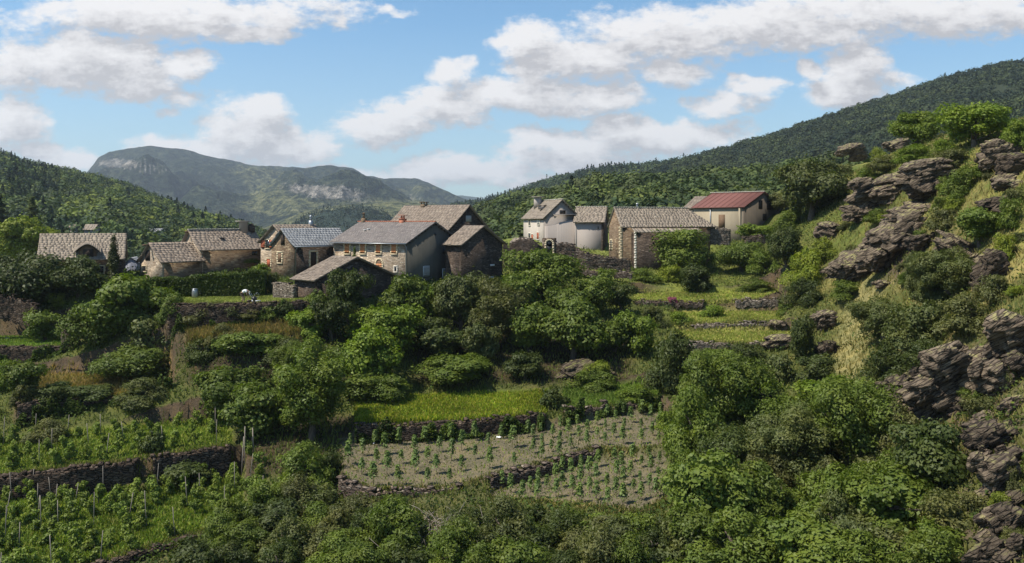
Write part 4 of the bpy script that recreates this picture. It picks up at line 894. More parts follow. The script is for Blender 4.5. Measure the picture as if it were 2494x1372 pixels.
# ------------------------------------------------------------------ dry stone walls
def stone_wall(name, label, pts, hgt, mat, thick=.55, seed=0, cat='wall', group=None, ragged=.12, step=.22, cap=True):
    """pts: world (x, y, ztop). Rough coursed face on both sides, loose capstones on top"""
    r = np.random.default_rng(100 + seed); pts = [np.asarray(p, float) for p in pts]; hs = hgt if hasattr(hgt, '__len__') else [hgt]*len(pts)
    dist = np.concatenate([[0], np.cumsum([np.linalg.norm((pts[i+1]-pts[i])[:2]) for i in range(len(pts)-1)])]); n = max(2, int(dist[-1]/step)); s_ = np.linspace(0, dist[-1], n)
    X, Y, Z, Hh = (np.interp(s_, dist, [q[k] for q in pts]) for k in range(3)) if False else (np.interp(s_, dist, [q[0] for q in pts]), np.interp(s_, dist, [q[1] for q in pts]), np.interp(s_, dist, [q[2] for q in pts]), np.interp(s_, dist, hs))
    tx, ty = np.gradient(X), np.gradient(Y); l = np.hypot(tx, ty); nx, ny = ty/l, -tx/l
    rows = max(3, int(max(hs)/.2)); Z = Z + ragged*r.normal(size=n)*.5; V = []; I = []
    for j in range(2*rows+1):       # front face up, over the top, back face down
        fr = j <= rows; q = j/rows if fr else (2*rows - j)/rows; off = (thick/2 + .06 + .05*(1-q)*rows*.06) if fr else -thick/2
        f = off + .035*r.normal(size=n); V.append(np.c_[X + nx*f, Y + ny*f, Z - Hh*(1-q) + .02*r.normal(size=n)])
    V = np.concatenate(V); R_ = 2*rows+1; A = np.arange(R_*n).reshape(R_, n)
    Fc = [list(f) for f in np.stack([A[:-1, :-1].ravel(), A[:-1, 1:].ravel(), A[1:, 1:].ravel(), A[1:, :-1].ravel()], 1)] + [list(A[:, 0]), list(A[:, -1])[::-1]]
    m = MB(); m.add(V, Fc)
    if cap:
        for i in range(0, n, 2):
            c = np.array([X[i], Y[i], Z[i] + .04]); t = np.array([tx[i], ty[i], 0])/l[i]; nn = np.array([nx[i], ny[i], 0]); a = r.normal()*.12
            m.box(c, t*r.uniform(.12, .28) + up*a*.15, nn*thick*r.uniform(.4, .62), up*r.uniform(.03, .08))
    o0 = np.array([X.mean(), Y.mean(), (Z-Hh).min()]); o = m.build(name, mat, None, o0); o.location = o0; return tag(o, label, cat, group)
def edge_pts(nm, u0, u1, k=12, lift=.05, fwd=-.05):
    fr = [t for t in TERR if t[0] == nm][0][1]; out = []
    for u in np.linspace(u0, u1, k):
        d, z = interp_edge(fr, u); out.append(PZ(u, float(d)+fwd, float(z)+lift))
    return out
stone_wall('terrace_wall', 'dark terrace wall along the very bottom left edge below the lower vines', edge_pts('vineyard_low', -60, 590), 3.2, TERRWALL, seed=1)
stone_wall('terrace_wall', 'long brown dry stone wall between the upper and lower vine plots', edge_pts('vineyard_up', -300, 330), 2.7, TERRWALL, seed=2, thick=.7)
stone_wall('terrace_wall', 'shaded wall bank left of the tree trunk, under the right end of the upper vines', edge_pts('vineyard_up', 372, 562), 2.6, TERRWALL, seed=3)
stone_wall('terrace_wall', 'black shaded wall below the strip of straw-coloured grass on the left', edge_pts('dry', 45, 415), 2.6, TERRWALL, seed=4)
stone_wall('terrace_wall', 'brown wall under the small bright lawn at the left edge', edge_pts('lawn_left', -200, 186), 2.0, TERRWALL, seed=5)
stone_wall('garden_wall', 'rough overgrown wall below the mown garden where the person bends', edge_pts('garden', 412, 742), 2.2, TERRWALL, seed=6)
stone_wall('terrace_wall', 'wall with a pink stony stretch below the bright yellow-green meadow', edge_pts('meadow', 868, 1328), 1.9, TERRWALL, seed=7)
stone_wall('terrace_wall', 'broken wall between the bright meadow and the top of the grey field', edge_pts('meadow_right', 1375, 1604), .9, DRYSTONE, seed=8, ragged=.3)
stone_wall('terrace_wall', 'low curved wall at the lower left foot of the grey field', edge_pts('soil_up', 832, 1118), .95, DRYSTONE, seed=9, ragged=.25)
stone_wall('terrace_wall', 'diagonal wall that splits the grey field in two', edge_pts('soil_up', 1190, 1452), [.95]*6+[.9, .8, .7, .6, .45, .3], DRYSTONE, seed=10, ragged=.18)
stone_wall('terrace_wall', 'lowest of the three pale walls on the right-hand grass shelves', edge_pts('shelf_a', 1672, 1935), 1.05, DRYSTONE_PALE, seed=11, ragged=.2)
stone_wall('terrace_wall', 'middle pale wall on the right-hand grass shelves', edge_pts('shelf_b', 1690, 1905), .75, DRYSTONE_PALE, seed=12, ragged=.2)
stone_wall('terrace_wall', 'topmost pale wall of the right-hand grass shelves beside the dry path', edge_pts('shelf_c', 1790, 1896), .8, DRYSTONE_PALE, seed=13, ragged=.15)
stone_wall('terrace_wall', 'low dark wall beside the pink flowering bush', edge_pts('shelf_c', 1545, 1712), .55, DRYSTONE, seed=14, ragged=.25)
def wl(*p): return [P(*q) for q in p]
stone_wall('ruined_wall', 'long sagging drystone wall below the annex and the long barn', wl((1352,592,110),(1385,592,110),(1404,600,110),(1425,615,109.5),(1452,622,109.5),(1490,628,109.5),(1535,634,109.5)), [2.6,2.6,2.6,2.2,1.8,1.5,1.3], DRYSTONE, seed=15, ragged=.2, thick=.7)
stone_wall('ruined_wall', 'peaked ruin of dark stones just left of the arched doorway', wl((1225,592,108),(1243,600,108),(1262,583,107.5),(1290,581,107),(1310,598,107),(1322,606,107.5)), 3.0, STONE_DARK, seed=16, ragged=.25, thick=.8)
stone_wall('ruined_wall', 'ruined stone pier standing at the end of the small left lawn', wl((158,796,84.5),(172,803,84.3),(188,803,84.2)), 2.3, DRYSTONE, seed=17, ragged=.18, thick=.8)
stone_wall('garden_wall', 'short rubble wall at the left foot of the front barn', wl((672,690,86),(700,692,85),(722,694,84.6)), 1.6, DRYSTONE_PALE, seed=18, ragged=.15)
stone_wall('garden_wall', 'ivy-topped wall below the red-roofed house', wl((1815,578,117),(1850,574,117),(1895,573,117.5)), 2.0, DRYSTONE, seed=19, ragged=.15)
stone_wall('garden_wall', 'rubble wall under the door of the red-roofed house', wl((1728,556,118),(1760,556,118),(1778,560,118)), 2.2, DRYSTONE_PALE, seed=20, ragged=.15)
stone_wall('terrace_wall', 'low broken wall in the grass below the long barn', wl((1395,652,104),(1440,660,103.5),(1485,660,103.5),(1540,664,103)), .7, DRYSTONE, seed=21, ragged=.25)
stone_wall('ruined_wall', 'dark rubble wall in the shade at the left edge below the big dark trees', wl((-60,715,90),(30,722,90),(95,745,89)), 2.4, TERRWALL, seed=22, ragged=.25)
# the arched doorway in the ruin
r0 = empty('arched_doorway', P(1338, 618, 108), 'small stone-framed arched doorway in the ruined wall left of the annex', 'doorway'); oo = P(1338, 618, 108); m = MB()
X_ = np.array([1., 0, 0]); Y_ = np.array([0, 1., 0]); c = P(1338, 600, 108)
m.box(c + X_*.0 + Y_*.3 - up*.25, X_*.85, Y_*.28, up*1.25); m.build('wall', DRYSTONE, r0, oo)
m = MB(); m.box(c - up*.35, X_*.36, Y_*.03, up*.65); m.tube([c + up*.3 - Y_*.03, c + up*.3 + Y_*.03], .36, 16); m.build('opening', BLACK, r0, oo)
m = MB()
for sg in (-1, 1):
    for k in range(4): m.box(c + X_*sg*.47 + up*(-.85+.33*k), X_*.11, Y_*.06, up*.155)
for k in range(7):
    th = math.pi*(k+.5)/7; m.box(c + up*.3 + (X_*math.cos(th)+up*math.sin(th))*.47, (X_*math.cos(th)+up*math.sin(th))*.11, Y_*.06, (-X_*math.sin(th)+up*math.cos(th))*.10)
m.build('surround', SURR, r0, oo)
# small stone roof peeping beside the ruin
h = House('sunken_hut', 'low hut roof of stone slabs behind the peaked ruin', 'hut', 1280, 1245, 1300, 592, 114, 20, 'R', 581, 604)
h.walls((STONE_MID, STONE_MID)); h.roof(ROOF_PALE, .2, .15, .33, (.3, .6), .05, None, 1.2)
# ------------------------------------------------------------------ slate outcrops: bedded, broken rock masses
def _ico():
    import bmesh
    bm = bmesh.new(); bmesh.ops.create_icosphere(bm, subdivisions=5, radius=1); V = np.array([v.co[:] for v in bm.verts]); Fc = np.array([[v.index for v in f.verts] for f in bm.faces]); bm.free(); return V, Fc
ICV, ICF = _ico()
def rock_mass(r, c, ra, rb, rc, T, B, N, lay):
    """ellipsoid cut by joint planes, broken into beds of uneven reach along N"""
    V = ICV*(np.abs(ICV)**0.0); V = np.sign(V)*np.abs(V)**.62
    for _ in range(11):
        n = r.normal(size=3)*np.array([1, 1, .5]); n /= np.linalg.norm(n); dcut = r.uniform(.55, .98); k = V@n - dcut; V = V - np.clip(k, 0, None)[:, None]*n*.95
    Q = V*np.array([ra, rb, rc]); q = Q[:, 2]; ed = [-rc*1.2]
    while ed[-1] < rc*1.2: ed.append(ed[-1] + r.uniform(*lay))
    ed = np.array(ed); warp = .10*rc*snoise(Q*np.array([1, 1, .2]), .5/max(ra, .5), 2, int(r.integers(0, 40))); L = np.searchsorted(ed, q + warp); ph = r.uniform(0, 1, (80, 2)); cw = max(.45, .42*ra)*r.uniform(.7, 1.3, 80)
    cx = np.floor(Q[:, 0]/cw[L % 80] + ph[L % 80, 0] + .25*Q[:, 1]/ra).astype(int) % 9; cy = np.floor(Q[:, 1]/cw[(L+7) % 80] + ph[L % 80, 1]).astype(int) % 9; tab = r.uniform(.62, 1.12, (80, 9, 9)); s = tab[L % 80, cx, cy]
    fr = (q + warp - ed[np.clip(L-1, 0, len(ed)-1)])/(ed[np.clip(L, 0, len(ed)-1)] - ed[np.clip(L-1, 0, len(ed)-1)] + 1e-6); s = s - .10*np.clip(1 - fr*3.5, 0, 1) - .04*np.clip((fr-.85)*6, 0, 1)
    Q[:, 0] *= s; Q[:, 1] *= s; Q += (.035*snoise(Q, 1.1, 3, 7)[:, None] + .012*r.normal(size=(len(Q), 1)))*V
    return c + Q[:, :1]*T + Q[:, 1:2]*B + Q[:, 2:]*N
def outcrop(label, u, v, wp, hp, tilt=(.5, -.25), mat=None, seed=0, n=None, depth=.75, dd=None, th=(.10, .34), cap=False):
    r = np.random.default_rng(500 + seed); d = dd or hit(u, v + hp*.42); W_, H_ = wp*d/F*1.18, hp*d/F*1.22; D_ = W_*depth
    c = P(u, v, d + D_*.20); N = np.array([-math.sin(tilt[0]), tilt[1], 1.0]); N /= np.linalg.norm(N)
    T = np.array([math.cos(tilt[0]), 0, math.sin(tilt[0])]); T -= N*(T@N); T /= np.linalg.norm(T); B = np.cross(N, T)
    VV = []; FF = []; k0 = 0; asp = wp/hp
    parts = [(0, 0, 1.0)] + [(r.uniform(-.42, .42), r.uniform(-.36, .36), r.uniform(.30, .66)) for _ in range(5 if W_ > 2.5 else 2)]
    for (px, pz, sc) in parts:
        cc = c + np.array([px*W_, r.uniform(-.15, .1)*D_, pz*H_]); ra = W_*.52*sc; rc = max(H_*.52*sc, .12*W_*sc)
        # keep the pixel extent although the beds are tilted
        ht = abs(T[2])*ra + abs(N[2])*rc; f = min(1.15, (H_*.62*max(sc, .8))/ht) if ht > H_*.62 else 1.0; rc *= max(.45, f)
        V = rock_mass(r, cc, ra, D_*.52*sc, rc, T, B, N, th); VV.append(V); FF.append(ICF + k0); k0 += len(V)
    V = np.concatenate(VV); o = obj('rock_outcrop', mesh_np('rock_outcrop', V - c, np.concatenate(FF)), mat or ROCK); o.location = c
    return tag(o, label, 'rock', 'slate outcrops on the right-hand hillside' if u > 1850 else None)
RK = [
 ('rounded layered rock mass high on the hill', 2268, 445, 125, 92, (.12, -.15), ROCK, {}), ('long slab rock rising to the right, left of the rounded one', 2168, 462, 165, 62, (.42, -.25), ROCK, {}),
 ('lower tongue of broken slabs under the long slab rock', 2110, 512, 90, 50, (.30, -.3), ROCK, {}), ('grass-topped ledge rock in the middle of the hill', 2228, 522, 120, 46, (.15, -.3), ROCK, {}),
 ('big overhanging rock with a black hollow under its right side', 2180, 595, 130, 95, (.50, -.45), ROCK, dict(th=(.2, .5))), ('smooth sloping foot of the big overhanging rock', 2105, 645, 150, 60, (.35, -.5), ROCK, {}),
 ('small low rock at the left edge of the straw slope', 2032, 562, 80, 34, (.1, -.3), ROCK, {}), ('rock spine running down to the right', 2350, 612, 130, 55, (-.5, -.3), ROCK, {}),
 ('upright dark rock at the end of the spine', 2412, 668, 60, 100, (-.35, -.3), ROCK_DARK, {}), ('blocky outcrop on the skyline right of the shrubs', 2432, 385, 100, 62, (.25, -.3), ROCK, dict(th=(.25, .6))),
 ('dark square-cut rock at the right edge under the skyline', 2470, 410, 70, 60, (.1, -.3), ROCK_DARK, dict(th=(.25, .6))), ('small rust-coloured crag on the upper slope', 2073, 362, 56, 22, (.3, -.3), ROCK, {}),
 ('grey knob below the small upper crag', 2088, 380, 40, 24, (.2, -.3), ROCK, {}), ('thin tilted crag left of the skyline trees', 2183, 352, 62, 22, (.45, -.3), ROCK, {}),
 ('dark crevice rock above the right-hand thorn shrubs', 2440, 500, 90, 36, (.3, -.3), ROCK_DARK, {}), ('pale flat stones on the straw slope at the right edge', 2462, 455, 70, 26, (.15, -.3), ROCK, {}),
 ('small boulder lying at the foot of the big overhang', 2155, 690, 55, 14, (.1, -.2), ROCK, {}),
 ('broad broken cliff under the spreading oak', 2350, 925, 190, 120, (.45, -.5), ROCK, dict(th=(.15, .5))), ('tumbled slabs at the foot of the cliff under the oak', 2290, 985, 190, 55, (.3, -.4), ROCK, dict(th=(.15, .45))),
 ('dark shaded cliff left under the oak', 2190, 950, 100, 50, (.25, -.3), ROCK_DARK, {}), ('jagged crag at the right edge, upper part of the cliff', 2455, 835, 110, 130, (.5, -.4), ROCK, dict(th=(.15, .45))),
 ('pointed crag between cliff and right edge', 2420, 925, 90, 90, (.6, -.4), ROCK, {}), ('long dark ledge jutting in from the right edge', 2440, 1065, 130, 56, (.35, -.3), ROCK_DARK, dict(th=(.25, .6))),
 ('cracked boulder pile below the jutting ledge', 2432, 1170, 105, 105, (.2, -.4), ROCK, dict(th=(.25, .7))), ('grey shelving rock near the bottom right corner', 2465, 1280, 100, 90, (.35, -.4), ROCK_DARK, dict(th=(.2, .5))),
 ('small rock by the dry path, upper one', 2012, 785, 52, 48, (.2, -.3), ROCK, {}), ('small dark rock by the dry path, lower one', 2012, 850, 56, 42, (-.3, -.3), ROCK_DARK, {}),
 ('rubble rocks at the right end of the lowest pale wall', 1900, 836, 80, 30, (.1, -.3), ROCK, {}), ('rounded stones at the end of the middle pale wall', 1895, 795, 46, 24, (.1, -.3), ROCK, {}),
 ('bottom right corner rock low among thorn bushes', 2440, 1350, 120, 60, (.3, -.3), ROCK_DARK, {}),
]
for i, (lab, u, v, w_, h_, ti, mt_, kw) in enumerate(RK): outcrop(lab, u, v, w_, h_, ti, mt_, i, **kw)
r_ = np.random.default_rng(12)
for i, (u, v, w_, h_) in enumerate([(2240,915,70,50),(2210,975,80,34),(2300,950,80,40),(2360,985,80,46),(2400,880,70,60),(2330,870,70,40),(2478,900,60,70),(2470,985,60,40),(2400,1030,70,30),(2470,1115,70,50),(2400,1120,50,60),(2390,1215,50,40),(2470,1225,60,50),(2420,1270,60,50),(2400,1310,60,40),(2480,1340,50,70),(2350,640,70,36),(2385,640,60,40),(2240,600,60,60),(2130,610,70,40),(2450,440,60,34)]):
    outcrop(['thin-bedded ', 'jagged dark ', 'half-buried '][i % 3] + 'slate ledge ' + ['under the left edge of the oak', 'at the left foot of the cliff', 'in the middle of the cliff foot', 'at the right foot of the cliff', 'high in the cliff under the oak', 'just below the oak in mid cliff', 'at the right edge beside the cliff', 'at the right edge below the cliff', 'above the jutting ledge', 'at the right edge under the jutting ledge', 'left of the boulder pile, above it', 'left of the boulder pile, below it', 'right of the boulder pile', 'between boulder pile and corner rock', 'left of the grey shelving rock', 'in the very bottom right corner', 'along the rock spine, upper part', 'along the rock spine, lower part', 'in the black hollow beside the overhang', 'on the face of the overhang', 'on the upper right slope'][i], u, v, w_, h_, (r_.uniform(.2, .6), -.4), ROCK if i % 3 else ROCK_DARK, 200+i, th=(.1, .3))
for i, (lab, u, v, w_, h_, kw) in enumerate([
 
 ('shaded rocks under the round tree above the meadow', 1420, 905, 110, 40, {})]):
    outcrop(lab, u, v, w_, h_, (.1, -.3), ROCK_DARK, 60+i, **kw)
HAZE = 0.000105
# ------------------------------------------------------------------ the plants one can tell apart: (column, foot row, width, height, kind, leaf, label)
PL = [
 (42,632,150,138,'broad','yellow','sunlit yellow-green maple at the left edge beside the long farmhouse'),
 (60,800,190,180,'broad','dark','big dark walnut tree at the left edge below the maple'),(168,765,150,135,'broad','dark','dark round tree just below the left farmhouse window'),
 (8,780,110,150,'broad','dark','dark tree cut by the left edge of the picture'),
 (290,850,240,188,'broad','mid','broad pale-topped elder in front of the hedge'),(215,880,150,130,'broad','mid','tangled bush on the left flank of the elder'),(360,905,150,140,'broad','grey','tangled grey-green bush on the right flank of the elder'),
 (95,835,100,85,'broad','mid','leafy shrub standing on the small left lawn'),(130,770,50,40,'fine','yellow','small bright shrub above the left lawn'),
 (308,945,185,100,'broad','mid','low dome-shaped bush below the elder'),(45,985,110,110,'broad','mid','shrub at the left edge under the lawn wall'),(10,960,80,90,'fine','bright','fresh green bush at the left edge above the dry strip'),
 (120,1010,110,60,'broad','dark','ivy hanging left over the black shaded wall'),(200,1005,120,50,'broad','dark','ivy hanging right over the black shaded wall'),(330,1010,150,70,'fine','grey','grassy broom hanging over the shaded wall right of the straw strip'),
 (95,1085,110,60,'fine','olive','dull thorny mound at the back of the upper vines'),
 (276,668,32,158,'col','cyp','narrow pointed cypress in front of the left farmhouse'),
 (560,660,150,48,'broad','mid','long clipped laurel above the hedge before the long stone house'),(632,676,60,42,'broad','bright','round bright bush at the right end of the hedge'),(700,662,60,34,'fine','yellow','yellowish shrub at the foot of the slate-roofed house'),
 (658,718,46,52,'fine','grey','tall pale flowering plant beside the rubble wall'),(708,722,34,28,'broad','mid','small bush in front of the rubble wall'),(435,722,40,26,'fine','grey','low bush beside the grey barrel'),
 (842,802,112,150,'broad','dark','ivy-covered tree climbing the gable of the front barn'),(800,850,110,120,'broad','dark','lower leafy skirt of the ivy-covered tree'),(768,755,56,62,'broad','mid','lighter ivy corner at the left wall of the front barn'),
 (745,850,100,90,'broad','bright','bright shrub at the right end of the garden bank'),(600,888,150,66,'broad','mid','round laurel hanging below the straw bank'),(690,905,110,70,'fine','grey','leafless-looking scrub below the straw bank'),(530,860,90,60,'fine','olive','dry shrub on the straw bank'),(475,900,110,70,'fine','dark','dark tangle in the shaded bank below the straw grass'),(805,905,80,60,'fine','olive','dry scrub between the ivy tree and the fig tree'),
 (560,790,80,38,'fine','grey','grey bramble on the garden wall'),(612,792,90,38,'fine','olive','brown bramble at the middle of the garden wall'),(516,788,60,34,'fine','grey','thin grey scrub on the garden wall'),(400,826,74,92,'broad','mid','scrub closing the left end of the garden wall'),(46,1010,70,66,'fine','olive','scrub at the left end of the straw strip'),(655,790,50,34,'fine','mid','bramble near the right end of the garden wall'),(690,778,60,44,'broad','dark','dark bramble at the right end of the garden wall'),(470,802,80,48,'fine','olive','brown-green bramble at the left end of the garden wall'),
 (545,1050,210,165,'broad','mid','wide leafy tree with layered boughs left of the airy tree'),(600,1100,170,150,'broad','mid','dark-based tree whose thin trunks stand over the vines'),
 (745,1105,210,250,'airy','mid','tall airy tree with long drooping leaves in the left middle'),(700,960,90,110,'airy','mid','smaller airy tree at the left shoulder of the tall one'),
 (368,1108,62,78,'broad','dark','single dark bush among the upper vines'),(440,1200,120,70,'broad','dark','dark bramble patch between the two vine plots'),
 (735,1235,170,140,'fine','mid','pale rounded shrub right of the lower vines'),(800,1180,70,90,'fine','dark','dark shrub in the shade left of the grey field'),(860,1290,120,80,'fine','olive','scrub at the lower left corner of the grey field'),
 (930,890,200,140,'broad','bright','bright fig tree below the front barn, upper crown'),(900,960,150,160,'broad','bright','bright fig tree, lower left crown hanging down the slope'),(950,990,110,80,'broad','mid','fig shoots at the foot of the bright fig tree'),
 (990,800,120,130,'broad','mid','dark pointed tree before the foot of the central house'),(1040,790,90,90,'broad','bright','light green bush between the two trees below the grey gable'),(1120,830,140,165,'broad','grey','round grey-green tree under the grey gable'),
 (1210,870,145,175,'airy','olive','olive-green feathery tree in the centre'),(1170,900,90,110,'broad','grey','small tree on the left side of the feathery central tree'),
 (1255,790,120,120,'broad','mid','tree right of the dark tall barn, lower one'),(1315,745,170,135,'broad','mid','tree crown right of the dark tall barn, upper one'),(1290,870,130,130,'broad','mid','leafy tree behind the feathery central tree'),
 (1400,895,190,180,'broad','mid','large round tree right of centre'),(1440,780,110,110,'broad','mid','pointed dark top behind the large round tree'),(1500,870,110,90,'broad','mid','right flank of the large round tree'),(1515,770,75,85,'broad','dark','small dark tree on the upper grass behind the round tree'),
 (1560,875,110,115,'broad','bright','bright rounded tree at the left end of the grass shelves'),(1592,800,80,70,'fine','grey','dull grey-green broom above the bright rounded tree'),(1640,960,150,170,'fine','dark','dark fine-leaved oak right of the bright rounded tree'),
 (1455,945,90,60,'fine','yellow','yellow-green sprays in the shade under the round tree'),
 (1115,960,190,85,'broad','mid','long bramble mound above the bright meadow'),(1160,920,110,60,'fine','bright','grassy top of the long bramble mound'),(1280,940,100,80,'broad','dark','dark fig bush above the right end of the meadow'),(1345,1000,70,62,'broad','dark','dark bush at the gap between the two meadows'),
 (1450,960,130,60,'fine','mid','shrub row above the right-hand meadow'),(880,990,130,70,'broad','mid','leafy mound above the left end of the meadow'),(940,975,80,50,'fine','bright','fresh mound touching the left end of the meadow'),(1560,985,110,50,'fine','bright','bright weeds above the right end of the grey field'),
 (1075,905,150,105,'broad','dark','added dark bush standing in for the shade between fig and feathery tree'),(1050,850,100,70,'broad','dark','dark ivy bank above the deep shade right of the fig tree'),(1380,800,110,100,'broad','mid','tree filling the gap above the large round tree'),(1190,760,70,50,'fine','grey','creeper at the foot of the dark tall barn'),  # dark bush by the fig is added to blacken the tree-shaded hollow
 (1670,668,155,115,'broad','mid','round fig tree against the long barn'),(1706,718,84,80,'broad','dark','small dark oak below the round fig tree'),(1640,690,70,50,'fine','yellow','straw-coloured scrub left of the round fig tree'),
 (1858,592,95,48,'broad','bright','ivy bush spilling over the wall below the red-roofed house'),(1815,665,115,80,'broad','mid','dark-leaved bush in the shade above the grass shelves'),(1870,668,90,70,'fine','mid','bush right of the dark-leaved one above the shelves'),(1922,670,90,130,'broad','dark','tall dark bush at the left foot of the rocky hill'),
 (1993,538,185,175,'broad','grey','big round ash tree right of the red-roofed house'),(1900,520,70,60,'broad','olive','tree behind the right corner of the red-roofed house'),(1930,560,80,60,'fine','mid','shrub between the ash tree and the red-roofed house'),
 (1972,705,105,120,'fine','yellow','bright yellow-green shrub at the foot of the rocky hill'),(2010,640,85,75,'fine','yellow','second yellow-green shrub, up the slope behind the first'),(1968,750,95,80,'fine','dark','dark-footed bush below the yellow-green shrubs'),
 (2080,735,110,55,'fine','mid','mound of green scrub left of the big overhang foot'),(2085,640,60,50,'fine','olive','thorn bush before the big overhanging rock'),
 (2250,352,125,98,'broad','bright','left one of the sunlit trees on the hill skyline'),(2400,358,175,122,'broad','bright','biggest sunlit tree on the hill skyline'),(2490,372,70,95,'broad','bright','sunlit tree cut by the right edge on the skyline'),
 (2140,378,60,55,'fine','yellow','yellow-green shrub on the skyline left of the trees'),(2310,372,60,40,'fine','bright','low scrub between the two skyline trees'),(2340,345,70,50,'broad','mid','tree bridging the two skyline crowns'),
 (2180,410,100,50,'fine','olive','olive scrub above the long slab rock, left'),(2250,395,110,50,'fine','bright','green scrub above the rounded rock, middle'),(2330,410,110,60,'fine','olive','green scrub above the rounded rock, right'),(2355,475,100,90,'fine','mid','tall scrub on the right side of the rounded rock'),
 (2120,455,80,55,'fine','mid','scrub left of the long slab rock'),(2156,545,90,46,'fine','mid','low shrub on the broken slabs'),(2310,560,80,65,'fine','olive','scrub on the dark hollow between the rocks'),(2405,600,125,110,'broad','mid','rounded green tree right of the overhanging rock'),
 (2340,720,200,130,'fine','grey','wide grey-green thorn tree at the foot of the rock spine'),(2240,705,75,115,'fine','grey','thin pale tree against the black hollow'),(2290,740,120,80,'fine','grey','grey-green scrub left of the thorn tree foot'),(2455,640,60,90,'fine','yellow','pale yellow shrub at the right edge below the skyline rocks'),
 (2470,560,70,90,'fine','mid','scrub at the right edge in mid slope'),(2440,735,80,80,'fine','olive','thorn scrub right of the rock spine'),(2480,500,50,50,'fine','olive','small scrub under the skyline rocks'),(2400,430,60,36,'fine','mid','shrub at the foot of the blocky skyline rock'),
 (2175,840,180,120,'fine','grey','left bough of the spreading oak above the cliff'),(2280,850,200,150,'fine','grey','middle of the spreading oak above the cliff'),(2390,810,170,110,'fine','olive','right bough of the spreading oak above the cliff'),
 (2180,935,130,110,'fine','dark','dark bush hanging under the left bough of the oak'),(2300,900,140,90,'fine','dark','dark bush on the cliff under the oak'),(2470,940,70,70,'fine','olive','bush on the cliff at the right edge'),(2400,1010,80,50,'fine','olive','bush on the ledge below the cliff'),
 (1957,880,72,118,'broad','dark','ivy-wrapped stump left of the dry path'),(1990,950,100,90,'broad','dark','dark bush at the foot of the ivy-wrapped stump'),(1905,935,82,84,'broad','grey','pale mint-green bush before the ivy-wrapped stump'),(1830,900,110,70,'fine','dark','hanging broom at the lowest shelf wall'),(1760,890,80,40,'fine','bright','weeds below the lowest shelf wall'),
 (1740,775,70,36,'fine','bright','tall weeds on the middle grass shelf'),(1660,790,60,34,'fine','bright','tall weeds left on the middle grass shelf'),(1850,715,100,36,'fine','mid','rushes on the upper grass shelf'),(1915,760,46,40,'fine','mid','small shrub at the end of the topmost pale wall'),
 (1640,752,28,18,'fine','pink','small pink flowering bush on the low dark wall'),(1575,690,90,34,'fine','mid','tall weeds before the long barn'),(1475,700,60,50,'fine','bright','weeds behind the small dark tree'),(1700,700,60,30,'fine','bright','weeds left of the dry path'),
 (1770,1040,190,160,'fine','mid','left shoulder tree of the right-hand thicket'),(1870,1050,160,130,'fine','mid','tree with grey sprays at the top of the right-hand thicket'),(2050,1020,150,85,'broad','bright','bright flat-topped bush below the dry path'),(1960,1080,140,120,'fine','mid','tree between the bright bush and the grey-sprayed one'),
 (1690,1140,140,170,'fine','mid','tree leaning over the right edge of the grey field'),(1640,1060,80,60,'fine','bright','weeds along the upper right edge of the grey field'),(1940,1190,200,160,'fine','grey','grey-green tree in the middle of the right-hand thicket'),(2100,1150,230,200,'fine','mid','tallest tree of the right-hand thicket'),
 (2220,1110,140,130,'fine','olive','brown-tinged tree right of the tallest thicket tree'),(2300,1200,170,170,'broad','dark','dark tree on the right rim of the thicket beside the ledge'),(1810,1190,180,130,'fine','dark','shaded tree low in the left thicket'),
 (1740,1310,200,180,'broad','mid','rounded tree at the lower left of the right-hand thicket'),(1890,1290,190,160,'fine','mid','tree above the bottom edge, left of the thicket centre'),(2040,1310,210,170,'fine','mid','tree in the lower centre of the right-hand thicket'),(2190,1330,200,160,'broad','mid','broad tree at the lower right of the thicket'),
 (2330,1300,130,90,'fine','olive','low scrub below the dark rim tree'),(1800,1430,220,150,'fine','mid','tree cut by the bottom edge right of the bare bank'),(1980,1440,200,140,'broad','mid','tree cut by the bottom edge under the thicket'),(2150,1450,220,140,'fine','mid','tree cut by the bottom edge near the right'),(2320,1420,190,110,'fine','mid','bush in the bottom right, left of the corner rock'),
 (1650,1215,60,60,'fine','mid','bush on the lower right rim of the grey field'),(1625,1330,90,70,'broad','dark','dark bush over the bare bank at the bottom'),
 (2395,1255,90,50,'fine','olive','straw-tinged scrub before the boulder pile'),(2480,1200,60,80,'fine','olive','scrub at the right edge beside the boulder pile'),
 (0,560,46,96,'conifer','dark','tall dark fir at the left edge above the maple',), (78,560,44,90,'conifer','dark','tall dark fir right of the maple'),
]
CATS = {'fine': 'shrub', 'broad': 'tree', 'airy': 'tree', 'col': 'tree', 'conifer': 'tree'}
NAMES = {'fine': 'shrub', 'broad': 'broadleaf_tree', 'airy': 'airy_tree', 'col': 'cypress', 'conifer': 'fir_tree'}
for (u, vb, w_, h_, k, lf, lab) in PL:
    if u > 1660 and vb > 1000 and u < 2350: w_ *= 1.16; h_ *= 1.12
    c = CATS[k]; nm = NAMES[k]
    if any(s_ in lab for s_ in ('bush', 'shrub', 'bramble', 'mound', 'ivy hanging', 'laurel', 'weeds', 'scrub', 'shoots', 'creeper', 'skirt', 'corner')) and 'tree' not in lab.split(',')[0].split(' ')[:3]: c = 'shrub'; nm = 'shrub' if k != 'broad' else 'leafy_bush'
    plant(nm, u, vb, w_, h_, k, lf, lab, c, dd=190 if k == 'conifer' else 95.6 if k == 'col' else None)
